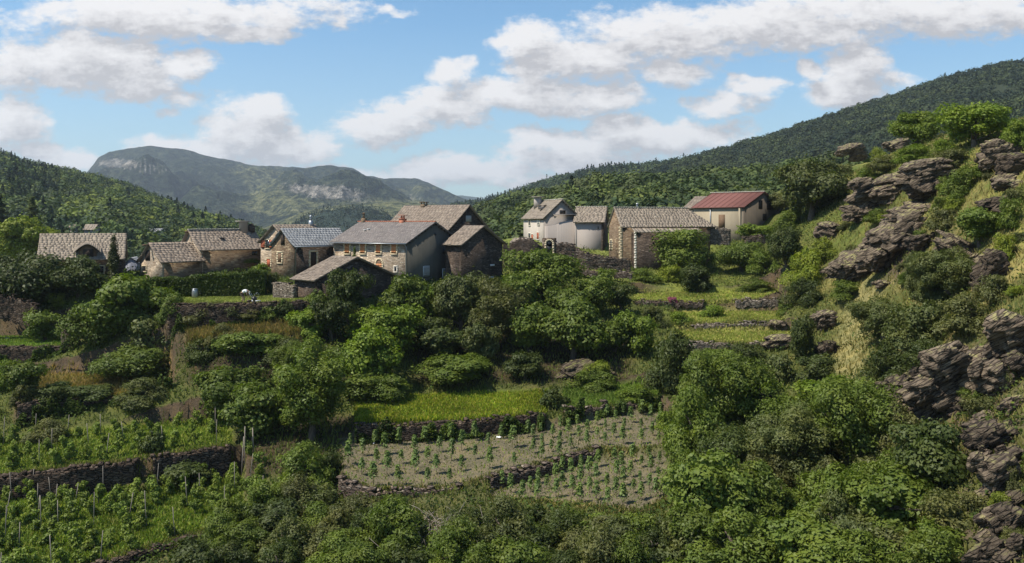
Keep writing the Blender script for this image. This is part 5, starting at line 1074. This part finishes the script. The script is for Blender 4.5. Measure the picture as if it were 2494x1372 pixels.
# the thicket along the bottom: many shrubs nobody could tell apart
r_ = np.random.default_rng(5)
for vb, u0, u1, st, (wa, wb) in [(1130, 1720, 2200, 105, (110, 150)), (1230, 1700, 2250, 100, (120, 160)), (1375, 1700, 2420, 105, (130, 170)), (1275, 640, 800, 80, (110, 150)), (1330, 560, 1000, 84, (110, 150)), (1312, 850, 1640, 74, (70, 98)), (1345, 1110, 1640, 88, (95, 125)), (1385, 520, 1700, 92, (120, 170)), (1450, 480, 1720, 100, (130, 180))]:
    u = u0
    while u < u1:
        if not (1000 < u < 1110 and vb > 1290) or vb > 1440:
            w_ = r_.uniform(wa, wb); plant('shrub', u + r_.uniform(-20, 20), vb + r_.uniform(-16, 16), w_, w_*r_.uniform(.62, .95), 'fine' if r_.uniform() < .8 else 'broad', r_.choice(['mid', 'mid', 'dark', 'olive', 'grey']),
                None, 'shrub', 'shrubs of the bottom thicket'); lf_ = _last['leaf']; _last['o']['label'] = {'mid': 'fresh green', 'dark': 'dark green', 'olive': 'brownish olive', 'grey': 'grey-green'}[lf_] + ' shrub in the bottom thicket, ' + ('in its right-hand mass' if u > 1690 else 'under the grey field' if u > 830 else 'beside the lower vines') + (', cut by the bottom edge' if vb > 1400 else ', in its lower rows' if vb > 1360 else ', in its upper rows')
        u += st*r_.uniform(.8, 1.2)
# scrub scattered over the rocky hill
for k in range(52):
    u = r_.uniform(2040, 2494); v = r_.uniform(370, 1000)
    if abs(u - (2085 - .2*(v-800))) < 60: continue
    w_ = r_.uniform(28, 62); plant('shrub', u, v, w_, w_*r_.uniform(.55, .9), 'fine', r_.choice(['olive', 'mid', 'grey', 'yellow'], p=[.4, .3, .2, .1]), None, 'shrub', 'low scrub on the rocky hillside'); _last['o']['label'] = {'mid': 'fresh green', 'olive': 'brownish olive', 'grey': 'grey-green', 'yellow': 'yellow-green'}[_last['leaf']] + ' low scrub on the rocky hillside, ' + ('high up near the skyline' if v < 500 else 'half way up among the rocks' if v < 720 else 'low down by the cliff')
# bushes growing out of the cliff and between the ledges
for (u, v, w_, h_, lf, lab) in [(2395,1075,60,40,'olive','low bush on top of the long jutting ledge'),(2480,1120,46,44,'mid','green bush under the tip of the jutting ledge'),(2385,1165,50,44,'olive','dry bush left of the boulder pile'),(2476,1215,50,40,'mid','green bush tucked right below the boulder pile'),(2405,1235,60,44,'yellow','yellowish bush below the boulder pile'),(2430,1320,70,46,'olive','dry bush above the bottom right corner rock'),
    (2245,965,56,36,'olive','dry bush at the left foot of the cliff'),(2345,985,60,40,'mid','green bush at the foot of the cliff middle'),(2300,905,50,34,'mid','green bush growing in the cliff face'),(2395,900,46,40,'olive','dry bush in the cliff face, right part'),(2440,900,44,40,'mid','green bush between crag and cliff'),(2150,555,50,30,'yellow','yellowish tuft bush between long slab and overhang'),(2235,480,44,24,'olive','dry bush under the rounded rock mass'),(2130,640,46,30,'olive','dry bush on the sloping foot of the overhang')]:
    e = plant('shrub', u, v, w_, h_, 'fine', lf, lab, 'shrub', 'bushes growing among the cliff rocks'); e.location.y -= 1.5; e.location.z = min(float(gz(e.location.x, e.location.y)), e.location.z) + .35
# clipped hedge behind the garden
def leafbox(name, p0, p1, wdt, hgt, mat, label, n, leaf, seed):
    r = np.random.default_rng(seed); p0, p1 = np.array(p0, float), np.array(p1, float); T = p1-p0; L = np.linalg.norm(T); T /= L; Nn = np.array([T[1], -T[0], 0])
    s = r.uniform(0, L, n); f = r.uniform(0, 1, n); C = np.zeros((n, 3)); N = np.zeros((n, 3)); side = f < .55
    hh = hgt*(1 + .05*np.sin(s*1.3) + .03*np.sin(s*3.1))
    C[side] = p0 + T*s[side, None] + Nn*(wdt/2 - .18*r.uniform(0, 1, (side.sum(), 1))**2) + np.c_[np.zeros((side.sum(), 2)), r.uniform(0, 1, side.sum())*hh[side]]; N[side] = Nn
    t = ~side; C[t] = p0 + T*s[t, None] + Nn*r.uniform(-.5, .5, (t.sum(), 1))*wdt + np.c_[np.zeros((t.sum(), 2)), hh[t] - .12*r.uniform(0, 1, t.sum())]; N[t] = (0, 0, 1)
    C += .08*r.normal(size=C.shape); N += .55*r.normal(size=N.shape); V, Fc = leaves_mesh(name, C, N, leaf, .6, r)
    e = empty(name, p0, label, 'hedge'); o = obj('foliage', mesh_np('foliage', V - p0, Fc), mat, e)
    m = MB(); c = (p0+p1)/2 + up*hgt*.46; m.box(c, T*L/2*.99, Nn*wdt*.36, up*hgt*.46); m.build('branches', LEAF['dark'], e, p0)
a, b = P(360, 712, 88.6), P(648, 716, 88.6); a[2] = gz(a[0], a[1]); b[2] = gz(b[0], b[1])
leafbox('garden_hedge', a, b, 1.6, 2.35, LEAF['hedge'], 'long clipped dark green hedge along the back of the mown garden', 30000, .17, 3)
# ------------------------------------------------------------------ young plants of the grey field
def sap_proto(seed, h=1.35):
    r = np.random.default_rng(seed); n = 190; t = r.uniform(.2, 1, n)**.7; rad = .42*(1 - .65*t)*r.uniform(.2, 1, n); a = r.uniform(0, 6.28, n)
    C = np.c_[np.cos(a)*rad, np.sin(a)*rad, t*h]; N = np.c_[np.cos(a), np.sin(a), .8 + 0*a] + .4*r.normal(size=(n, 3)); V, Fc = leaves_mesh('s', C, N, .17, .45, r)
    f = mesh_np('sapling_foliage', V, Fc); f.materials.append(LEAF['sap']); m = MB(); m.tube([(0, 0, -.1), (.01, 0, h*.5), (0, .01, h*.95)], [.016, .012, .006], 5); s = mesh_np('sapling_stem', np.concatenate(m.V), m.F); s.materials.append(BARK); return f, s
SAP = [sap_proto(k) for k in range(4)]
def put(name, protos, parts, x, y, sc, label, cat, group, hs=1.0):
    z = float(gz(x, y)); e = empty(name, (x, y, z), label, cat, group); e.rotation_euler = (random.uniform(-.06, .06), random.uniform(-.06, .06), random.uniform(0, 6.28)); e.scale = (sc, sc, sc*hs)
    for me, nm in zip(random.choice(protos), parts):
        o = bpy.data.objects.new(nm, me); COL.objects.link(o); o.parent = e
    return e
def band(nm, u): fr, bk = [(t[1], t[2]) for t in TERR if t[0] == nm][0]; return interp_edge(fr, u), interp_edge(bk, u)
for nm, u0, u1, du, dd_, lab, grp in [('soil_up', 850, 1300, 62, 1.9, 'slender green sapling in the left upper half of the grey field', 'saplings of the upper left plot'),
                            ('soil_up', 1300, 1612, 44, 1.45, 'slender green sapling in the right upper corner of the grey field', 'saplings of the upper right plot'),
                            ('soil_low', 1225, 1612, 42, 1.3, 'slender sapling below the diagonal wall of the grey field', 'saplings of the lower plot')]:
    row = 0; d = 50.
    while d < 70:
        u = u0 + (row % 2)*du*.5
        while u < u1:
            uj = u + random.uniform(-.1, .1)*du; (df, _), (db, _) = band(nm, uj); dj = d + random.uniform(-.12, .12) + (uj-1200)*.0028
            if df + .35 < dj < db - .3 and random.random() < .93:
                put('sapling', SAP, ('foliage', 'stem'), (uj-CU)/F*dj, dj, random.uniform(.72, 1.2)*(1 if nm == 'soil_up' and u1 < 1400 else .82), lab + (', leftmost part' if uj < u0 + (u1-u0)/3 else ', middle part' if uj < u0 + (u1-u0)*2/3 else ', rightmost part'), 'sapling', grp)
            u += du
        d += dd_; row += 1
# ------------------------------------------------------------------ vines and their stakes
def vine_proto(seed):
    r = np.random.default_rng(seed); n = 760; L = [(r.normal()*.2, r.normal()*.12, r.uniform(.3, 1.1), r.uniform(.14, .28)) for _ in range(9)]; L = np.array(L); i = r.integers(0, 9, n)
    D = r.normal(size=(n, 3)); D /= np.linalg.norm(D, axis=1)[:, None]; C = L[i, :3] + D*L[i, 3:4]*r.uniform(.5, 1.1, (n, 1)); N = D + .5*r.normal(size=D.shape) + (0, 0, .3); V, Fc = leaves_mesh('v', C, N, .125, .8, r)
    f = mesh_np('vine_foliage', V, Fc); f.materials.append(LEAF['vine']); m = MB(); m.tube([(0, 0, -.1), (.04, .02, .3), (-.02, .03, .7), (.03, 0, 1.2)], [.04, .032, .022, .01], 6)
    for c in L[:5]: m.tube([(0, .02, .6), c[:3]*.9], [.012, .005], 4)
    s = mesh_np('vine_trunk', np.concatenate(m.V), m.F); s.materials.append(BARK); return f, s
VIN = [vine_proto(k+50) for k in range(5)]
mm = MB(); mm.tube([(0, 0, -.3), (0, 0, 1.0), (.01, .01, 2.0)], [.026, .024, .02], 6); stk = mesh_np('stake', np.concatenate(mm.V), mm.F); stk.materials.append(DRYWOOD)
ROWN = ['front row', 'second row from the front', 'third row from the front', 'fourth row from the front', 'fifth row from the front', 'sixth row from the front', 'seventh row from the front', 'last row at the back']
for nm, u0, u1, rows, lab, grp in [('vineyard_low', -60, 640, 7, 'leafy grapevine in the lower left vine plot', 'vines of the lower plot'), ('vineyard_up', -60, 520, 3, 'leafy grapevine in the upper left vine plot', 'vines of the upper plot')]:
    for rw in range(rows):
        u = u0 + random.uniform(0, 30)
        while u < u1:
            (df, _), (db, _) = band(nm, u); t = (rw+.45)/rows; d = df + (db-df)*t + random.uniform(-.35, .35); x = (u-CU)/F*d
            if 250 < u < 470 and nm == 'vineyard_low' and t < .62 and random.random() < .6: u += 46; continue
            if random.random() < .9: put('grapevine', VIN, ('foliage', 'trunk'), x, d, random.uniform(.7, 1.15), lab + ', ' + ROWN[rw] + (', left part' if u < 200 else ', middle part' if u < 400 else ', right part'), 'grapevine', grp, random.uniform(.85, 1.1))
            if random.random() < .34:
                xs = x + .35; z = float(gz(xs, d)); o = obj('vine_stake', stk); o.location = (xs, d, z); o.rotation_euler = (random.uniform(-.12, .12), random.uniform(-.12, .12), 0); o.scale = (1, 1, random.uniform(.8, 1.15))
                tag(o, 'thin grey wooden stake standing among the %s vines' % ('lower' if 'low' in nm else 'upper'), 'stake', 'stakes of the %s vine plot' % ('lower' if 'low' in nm else 'upper'))
            u += random.uniform(34, 52)
# three bare poles leaning under the tree above the lower vines
for k, (u, lab) in enumerate([(588, 'left one of the tall bare poles under the layered tree'), (596, 'right one of the tall bare poles under the layered tree'), (618, 'shorter bare pole standing apart, right of the other two')]):
    d = 64.2 + .2*k; z = float(gz((u-CU)/F*d, d)); o = obj('bare_pole', stk); o.location = ((u-CU)/F*d, d, z); o.scale = (1.6, 1.6, 1.55 if k < 2 else 1.0); o.rotation_euler = (0, .05*(1-k), 0); tag(o, lab, 'pole')
# ------------------------------------------------------------------ grasses and undergrowth
def blades(name, label, n, region, hgt, colf, seed, wid=.05, cat='grass', clump=1):
    """region(r, n) -> x, y; narrow upright blades"""
    r = np.random.default_rng(seed); x, y = region(r, n); n = len(x); z = gz(x, y); h = hgt*r.uniform(.5, 1.3, n); a = r.uniform(0, 6.28, n); lx, ly = r.normal(size=n)*.35*h, r.normal(size=n)*.35*h; w_ = wid*r.uniform(.6, 1.4, n)
    b = np.c_[x, y, z-.03]; t = b + np.c_[lx, ly, h]; sd_ = np.c_[np.cos(a)*w_, np.sin(a)*w_, 0*w_]
    V = np.stack([b - sd_, b + sd_, t + sd_*.35, t - sd_*.35], 1).reshape(-1, 3); T = np.repeat(colf(r, x, y, n), 4, 0); o = obj(name, mesh_np(name, V, np.arange(len(V)).reshape(-1, 4), False, T), GRASS); tag(o, label, cat, kind='stuff')
def in_terr(nm):
    def f(r, n):
        fr, bk = [(t[1], t[2]) for t in TERR if t[0] == nm][0]; u = r.uniform(max(fr[0][0], -120), fr[-1][0], n); (df, _), (db, _) = interp_edge(fr, u), interp_edge(bk, u); d = df + (db-df)*r.uniform(0, 1, n); return (u-CU)/F*d, d
    return f
def colpal(*cols):
    cols = np.array(cols)
    def f(r, x, y, n):
        i = r.integers(0, len(cols), n); c = cols[i]*r.uniform(.75, 1.3, (n, 1)); s_ = snoise(np.c_[x, y, 0*x], .12, 2, 40)[:, None]; return c*(1 + .3*s_)
    return f
GC = dict(vine=colpal((.16, .22, .03), (.13, .19, .025), (.21, .22, .045)), lawn=colpal((.13, .20, .03), (.17, .21, .045)), straw=colpal((.34, .23, .085), (.26, .19, .07), (.19, .17, .05)), mead=colpal((.20, .26, .02), (.25, .28, .022), (.16, .22, .02), (.31, .27, .05)), garden=colpal((.22, .26, .06), (.27, .27, .08)), shelf=colpal((.30, .31, .07), (.38, .33, .11), (.22, .28, .045)))
blades('vineyard_grass', 'fresh green grass under the lower vines', 26000, in_terr('vineyard_low'), .22, GC['vine'], 1)
blades('vineyard_grass', 'fresh green grass under the upper vines', 14000, in_terr('vineyard_up'), .22, GC['vine'], 2)
blades('dry_grass', 'orange straw-coloured grass strip on the left terrace', 16000, in_terr('dry'), .45, GC['straw'], 3)
blades('lawn_grass', 'bright grass of the small left lawn', 8000, in_terr('lawn_left'), .15, GC['lawn'], 4)
blades('garden_grass', 'short mown grass of the garden', 20000, in_terr('garden'), .10, GC['garden'], 5)
blades('dry_grass', 'straw-coloured grass bank below the garden wall', 9000, in_terr('dry_bank'), .5, GC['straw'], 6)
blades('meadow_grass', 'vivid yellow-green meadow grass in the centre', 36000, in_terr('meadow'), .30, GC['mead'], 7)
blades('meadow_grass', 'green grass and weeds of the right-hand meadow', 14000, in_terr('meadow_right'), .30, GC['lawn'], 8)
for k, nm in enumerate(('shelf_a', 'shelf_b', 'shelf_c')): blades('shelf_grass', ['grass of the lowest right-hand shelf', 'grass of the middle right-hand shelf', 'grass of the top right-hand shelf'][k], 13000, in_terr(nm), .22, GC['shelf'], 9+k)
blades('field_weeds', 'sparse weeds on the bare soil of the grey field', 3600, in_terr('soil_up'), .14, GC['vine'], 12); blades('field_weeds', 'sparse weeds on the lower part of the grey field', 2200, in_terr('soil_low'), .12, GC['vine'], 13)
def clods(name, nm, n, seed, label):
    r = np.random.default_rng(seed); x, y = in_terr(nm)(r, n); s_ = r.uniform(.02, .07, n)*r.uniform(.6, 1.8, n); z = gz(x, y); base = np.array([(1,0,0),(-.5,.87,0),(-.5,-.87,0),(0,0,.8)]); a = r.uniform(0, 6.28, n); ca, sa = np.cos(a), np.sin(a)
    V = np.stack([np.stack([x + s_*(b[0]*ca - b[1]*sa), y + s_*(b[0]*sa + b[1]*ca), z + s_*b[2]], 1) for b in base], 1).reshape(-1, 3); I = np.arange(n)[:, None]*4; FF = np.concatenate([I + np.array(t) for t in ((0,1,3),(1,2,3),(2,0,3))]); T = np.repeat(np.array((.12, .10, .07))*r.uniform(.5, 1.5, (n, 1)), 4, 0)
    tag(obj(name, mesh_np(name, V, FF, False, T), HILLM), label, 'soil clods', kind='stuff')
clods('soil_clods', 'soil_up', 6000, 31, 'clods and small stones lying on the upper grey field'); clods('soil_clods', 'soil_low', 4000, 32, 'clods and small stones lying on the lower grey field')
# grass overhanging every terrace edge
def edges(r, n):
    X = []; Y = []
    for t in TERR:
        if t[0] in ('dry_bank',): continue
        fr = t[1]; k = int(n*(fr[-1][0]-max(fr[0][0], -100))/6500); u = r.uniform(max(fr[0][0], -100), fr[-1][0], k); d, _ = interp_edge(fr, u); d = d + r.normal(size=k)*.28 + .1; X.append((u-CU)/F*d); Y.append(d)
    return np.concatenate(X), np.concatenate(Y)
blades('edge_grass', 'dry and green tufts hanging over the terrace walls', 26000, edges, .24, colpal((.24, .19, .08), (.14, .16, .04), (.19, .17, .06)), 14, .05)
# wild slope vegetation: grass blades and low leafy cover where the hillside is not terraced
def wildpts(dens):
    def f(r, n):
        y = r.uniform(34, 125, n); u = r.uniform(-260, 2900, n); x = (u-CU)/F*y; zn = zone[np.clip(((y-GY0)/GS).astype(int), 0, NYg-1)*NXg + np.clip(((x-GX0)/GS).astype(int), 0, NXg-1)]; k = (zn == 0) & dens(u, y, x, r); return x[k], y[k]
    return f
def wildcol(r, x, y, n):
    u = x/y*F + CU; dry = np.clip(sm(u, 1880, 2050)*(.55+.6*snoise(np.c_[x, y, x*0], .07, 4, 5)) + .12 + .25*r.uniform(0, 1, n)*(u > 1000), 0, 1)[:, None]; g = np.array([(.085, .12, .02), (.12, .15, .03), (.065, .095, .02)])[r.integers(0, 3, n)]
    return g*(1-dry) + np.array((.30, .245, .095))*dry*r.uniform(.75, 1.2, (n, 1))
blades('wild_grass', 'rough wild grass over the whole hillside', 175000, wildpts(lambda u, y, x, r: r.uniform(0, 1, len(u)) < .9), .34, wildcol, 15, .055)
def undergrowth(name, label, n, region, hgt, leaf, mat_tint, seed):
    r = np.random.default_rng(seed); x, y = region(r, n); n = len(x); lump = np.clip(snoise(np.c_[x, y, 0*x], .35, 3, 50) + .25, 0, 1); z = gz(x, y) + r.uniform(0, 1, n)**.6*hgt*(.15 + lump)
    C = np.c_[x, y, z]; N = r.normal(size=(n, 3))*.7 + (0, -.2, 1); V, Fc = leaves_mesh(name, C, N, leaf, .6, r); T = np.repeat(mat_tint(r, x, y, n), 4, 0); o = obj(name, mesh_np(name, V, Fc, False, T), GRASS); tag(o, label, 'undergrowth', kind='stuff')
gr = colpal((.055, .085, .018), (.075, .11, .02), (.045, .07, .018), (.10, .12, .03))
def slopes(u, y, x, r):
    s_ = slope[np.clip(((y-GY0)/GS).astype(int), 0, NYg-1)*NXg + np.clip(((x-GX0)/GS).astype(int), 0, NXg-1)]; lum = snoise(np.c_[x, y, 0*x], .11, 3, 44)
    vp = HV - gz(x, y)/y*F; hollow = ((u > 430) & (u < 860) & (vp > 800) & (vp < 950)) | ((u > 990) & (u < 1560) & (vp > 770) & (vp < 945)) | ((u > 560) & (u < 900) & (vp > 1000) & (vp < 1170))
    return ~(hollow & (r.uniform(0, 1, len(u)) < .85)) & ((u < 1900) & (lum > -.35) & (r.uniform(0, 1, len(u)) < .9)) | ~hollow & ((u >= 1900) & (lum > -.05))
undergrowth('undergrowth', 'low brambles and ivy covering the wild slopes', 170000, wildpts(slopes), .75, .20, gr, 16)
undergrowth('hill_scrub', 'low yellow-green scrub and ferns on the rocky right-hand hillside', 60000, wildpts(lambda u, y, x, r: (u > 1930) & (snoise(np.c_[x, y, 0*x], .16, 3, 12) > -.15) & (np.abs(u - (2085 - .2*((HV - gz(x, y)/y*F)-800))) > 45)), .9, .17, colpal((.13, .16, .025), (.10, .13, .025), (.17, .18, .035), (.08, .105, .022)), 26)
def wallfoot(r, n):
    X = []; Y = []
    for t in TERR:
        if t[0] in ('soil_low', 'shelf_a', 'shelf_b', 'shelf_c', 'soil_up', 'vineyard_up', 'vineyard_low'): continue
        fr = t[1]; k = int(n*(fr[-1][0]-max(fr[0][0], -100))/3000); u = r.uniform(max(fr[0][0], -100), fr[-1][0], k); d, _ = interp_edge(fr, u); kk = snoise(np.c_[u*.05, d, d*0], .3, 2, 33) > -.45; d = d - .62 + r.normal(size=k)*.12; X.append(((u-CU)/F*d)[kk]); Y.append(d[kk])
    return np.concatenate(X), np.concatenate(Y)
undergrowth('wall_creepers', 'creepers climbing up the terrace walls', 60000, wallfoot, 1.7, .19, gr, 17)
# dead branches and bare earth scar at the bottom centre
r_ = np.random.default_rng(77); m = MB()
for k in range(170):
    u = r_.normal(1040, 50) + (k % 3)*12; v = r_.uniform(1270, 1390); d = hit(u, v); p = P(u, v, d); p[2] += .2; q = p + r_.normal(size=3)*np.array([.9, .6, .5]) + (0, 0, .5); mid = (p+q)/2 + r_.normal(size=3)*.2; m.tube([p, mid, q], [.03, .02, .008], 4)
tag(m.build('brushwood', DRYWOOD), 'heap of grey dead branches tangled at the bottom centre', 'brushwood', kind='stuff')
# ------------------------------------------------------------------ person bending over a garden machine, barrel, sheet
from mathutils import Vector as Vc
def skin(name, verts, edges_, rad, mat, parent=None, root=0, sub=2):
    me = bpy.data.meshes.new(name); me.from_pydata(verts, edges_, []); o = bpy.data.objects.new(name, me); COL.objects.link(o)
    md = o.modifiers.new('skin', 'SKIN'); md.use_smooth_shade = True; me.skin_vertices or None
    if not me.skin_vertices: 
        import bmesh
        bm = bmesh.new(); bm.from_mesh(me); bm.verts.layers.skin.verify(); bm.to_mesh(me); bm.free()
    for i, q in enumerate(rad): me.skin_vertices[0].data[i].radius = q if hasattr(q, '__len__') else (q, q); me.skin_vertices[0].data[i].use_root = (i == root)
    s_ = o.modifiers.new('sub', 'SUBSURF'); s_.levels = sub; s_.render_levels = sub; me.materials.append(mat); o.parent = parent; return o
SKIN = plain('skin', (.42, .25, .17), .6, .06); SHIRT = plain('white_shirt', (.74, .73, .70), .85, .04); SHORTS = plain('brown_shorts', (.12, .085, .06), .9, .1); HAIR = plain('brown_hair', (.05, .035, .022), .7, .1)
pd = 80.9; px_, pz_ = (594-CU)/F*pd, float(gz((594-CU)/F*pd, pd)); pe = empty('person', (px_, pd, pz_), 'person in a white shirt and shorts bending over beside the garden machine', 'person')
vb_ = [(-.22,0,.88),(-.10,0,.98),(.08,0,1.10),(.24,0,1.16),(.33,0,1.13),(.40,0,1.06),(.47,0,.98),   # pelvis, belly, chest, shoulders, neck, head
       (-.22,-.10,.86),(-.06,-.12,.50),(-.12,-.12,.09),(.06,-.12,.03),(-.22,.10,.86),(.02,.13,.48),(-.03,.13,.09),(.15,.13,.03),
       (.24,-.19,1.12),(.33,-.22,.84),(.42,-.16,.60),(.24,.19,1.12),(.36,.22,.84),(.48,.16,.62)]
eb_ = [(0,1),(1,2),(2,3),(3,4),(4,5),(5,6),(0,7),(7,8),(8,9),(9,10),(0,11),(11,12),(12,13),(13,14),(3,15),(15,16),(16,17),(3,18),(18,19),(19,20)]
rb_ = [.13,.13,.14,.12,.055,.10,.075,.10,.065,.042,.035,.10,.065,.042,.035,.06,.042,.03,.06,.042,.03]
for s0 in (17, 20):      # five short bent fingers on each hand
    bx, by, bz_ = vb_[s0]; sg = -1 if s0 == 17 else 1; pi_ = len(vb_); vb_.append((bx+.04, by, bz_-.08)); rb_.append(.032); eb_.append((s0, pi_))
    for f_ in range(5):
        a_ = (f_-2)*.018; L1 = [.03, .04, .045, .04, .03][f_]; i1 = len(vb_); vb_.append((bx+.055+(.02 if f_ == 0 else 0), by+a_*1.3, bz_-.10)); vb_.append((bx+.07+(.03 if f_ == 0 else 0), by+a_*1.5, bz_-.10-L1)); rb_ += [.010, .008]; eb_ += [(pi_, i1), (i1, i1+1)]
skin('body', vb_, eb_, rb_, SKIN, pe)
skin('shirt', [(-.14,0,.97),(.0,0,1.06),(.12,0,1.13),(.25,0,1.17),(.245,-.19,1.13),(.30,-.225,.98),(.245,.19,1.13),(.32,.225,.98)], [(0,1),(1,2),(2,3),(3,4),(4,5),(3,6),(6,7)], [.165,.17,.17,.135,.085,.07,.085,.07], SHIRT, pe)
skin('shorts', [(-.20,0,.90),(-.22,-.10,.85),(-.12,-.12,.60),(-.22,.10,.85),(-.06,.13,.58)], [(0,1),(1,2),(0,3),(3,4)], [.155,.125,.095,.125,.095], SHORTS, pe)
skin('hair', [(.40,0,1.10),(.46,0,1.05)], [(0,1)], [.115,.10], HAIR, pe)
m = MB()
for sg in (-1, 1): m.box((.515, sg*.035, .985), (.008, 0, 0), (0, .014, 0), (0, 0, .009))
m.box((.54, 0, .955), (.015, 0, .01), (0, .012, 0), (.006, 0, .02)); m.box((.515, 0, .925), (.006, 0, 0), (0, .025, 0), (0, 0, .006)); m.build('face', HAIR, pe)
tx_ = (611-CU)/F*pd; te = empty('garden_tiller', (tx_+.3, pd, float(gz(tx_+.3, pd))), 'black and white motor tiller with looped handlebars next to the bending person', 'garden tiller')
m = MB(); m.box((0, 0, .38), (.20, 0, 0), (0, .16, 0), (0, 0, .14)); m.box((.02, 0, .56), (.10, 0, 0), (0, .10, 0), (0, 0, .05)); m.tube([(.18, -.1, .42), (.28, -.12, .42)], [.05, .05], 8); m.build('engine', BLACK, te)
m = MB(); m.tube([(-.15, -.2, .5), (-.35, -.24, .85), (-.42, -.2, 1.0), (-.40, 0, 1.06), (-.42, .2, 1.0), (-.35, .24, .85), (-.15, .2, .5)], .018, 7); m.build('handlebar', WHITE, te)
m = MB(); m.tube([(.1, -.14, .78), (.3, -.1, .95), (.45, 0, .82), (.42, .1, .58), (.22, .12, .5)], .016, 6); m.tube([(.1, -.14, .78), (.05, -.1, .6)], .016, 6); m.build('guard_bar', METAL, te)
for sg in (-1, 1):
    m = MB(); m.tube([(-.08, sg*.24, .18), (-.08, sg*.32, .18)], .18, 16); w_ = m.build('wheel', BLACK, te); m = MB(); m.tube([(-.08, sg*.235, .18), (-.08, sg*.33, .18)], .09, 12); m.build('rim', WHITE, w_)
m = MB(); m.box((.34, 0, .2), (.16, 0, 0), (0, .26, 0), (0, 0, .03)); m.box((.50, 0, .13), (.012, 0, 0), (0, .26, 0), (0, 0, .09)); m.build('tine_cover', WHITE, te)
bx, bd = (475-CU)/F*87, 87.; be = empty('water_barrel', (bx, bd, float(gz(bx, bd))), 'pale grey water barrel standing before the hedge', 'barrel')
m = MB(); m.tube([(0, 0, 0), (0, 0, .2), (0, 0, .45), (0, 0, .7), (0, 0, .85)], [.25, .29, .31, .29, .26], 18); m.build('barrel_body', METAL, be); m = MB(); m.tube([(0, 0, .85), (0, 0, .9)], [.28, .28], 18); m.build('lid', METAL, be)
for u_, v_, lab in [(18, 826, 'crumpled white sheet on the small left lawn'), (928, 735, 'white sheet in the doorway of the front barn'), (908, 1083, 'white plastic bag at the foot of the meadow wall, left'), (1215, 1068, 'white plastic bag at the foot of the meadow wall, right')]:
    d = hit(u_, v_); p = P(u_, v_, d); p[2] = float(gz(p[0], p[1])) + .04; m = MB(); r_ = np.random.default_rng(int(u_)); K = 7; g_ = [[p + np.array([(i-3)*.06, (j-3)*.04, .08*r_.uniform(0, 1)]) for i in range(K)] for j in range(K)]
    m.add([q for rw in g_ for q in rw], [(j*K+i, j*K+i+1, (j+1)*K+i+1, (j+1)*K+i) for j in range(K-1) for i in range(K-1)]); o = m.build('white_sheet', WHITE, None, p); o.location = p; tag(o, lab, 'sheet')
# small clipped cone shrub on the barn ridge line, in front of the orange shutters
d = 89.; cx = (863-CU)/F*d; e = plant('cone_shrub', 863, 700, 14, 20, 'col', 'mid', 'small clipped cone-shaped shrub showing above the front barn roof', 'shrub', dd=None)
zt = (HV-594)/F*88; e.location = ((863-CU)/F*88, 88, float(gz((863-CU)/F*88, 88))-.1); hgt_ = zt - e.location[2]; e.scale = (.75, .75, hgt_/4.5)
# ------------------------------------------------------------------ haze
hz = bpy.data.materials.new('air_haze'); hz.use_nodes = True; n = NT(hz.node_tree); n.n.remove(n.n['Principled BSDF'])
pv = n.new('ShaderNodeVolumePrincipled'); pv.inputs['Color'].default_value = (.80, .89, 1.0, 1); pv.inputs['Density'].default_value = HAZE; pv.inputs['Anisotropy'].default_value = .25
n.lk(pv.outputs[0], n.n['Material Output'].inputs['Volume'])
m = MB(); m.box((0, 3000, 170), (7500, 0, 0), (0, 4400, 0), (0, 0, 262)); ho = m.build('haze', hz); tag(ho, 'pale blue haze filling the valley air', 'haze', kind='stuff')
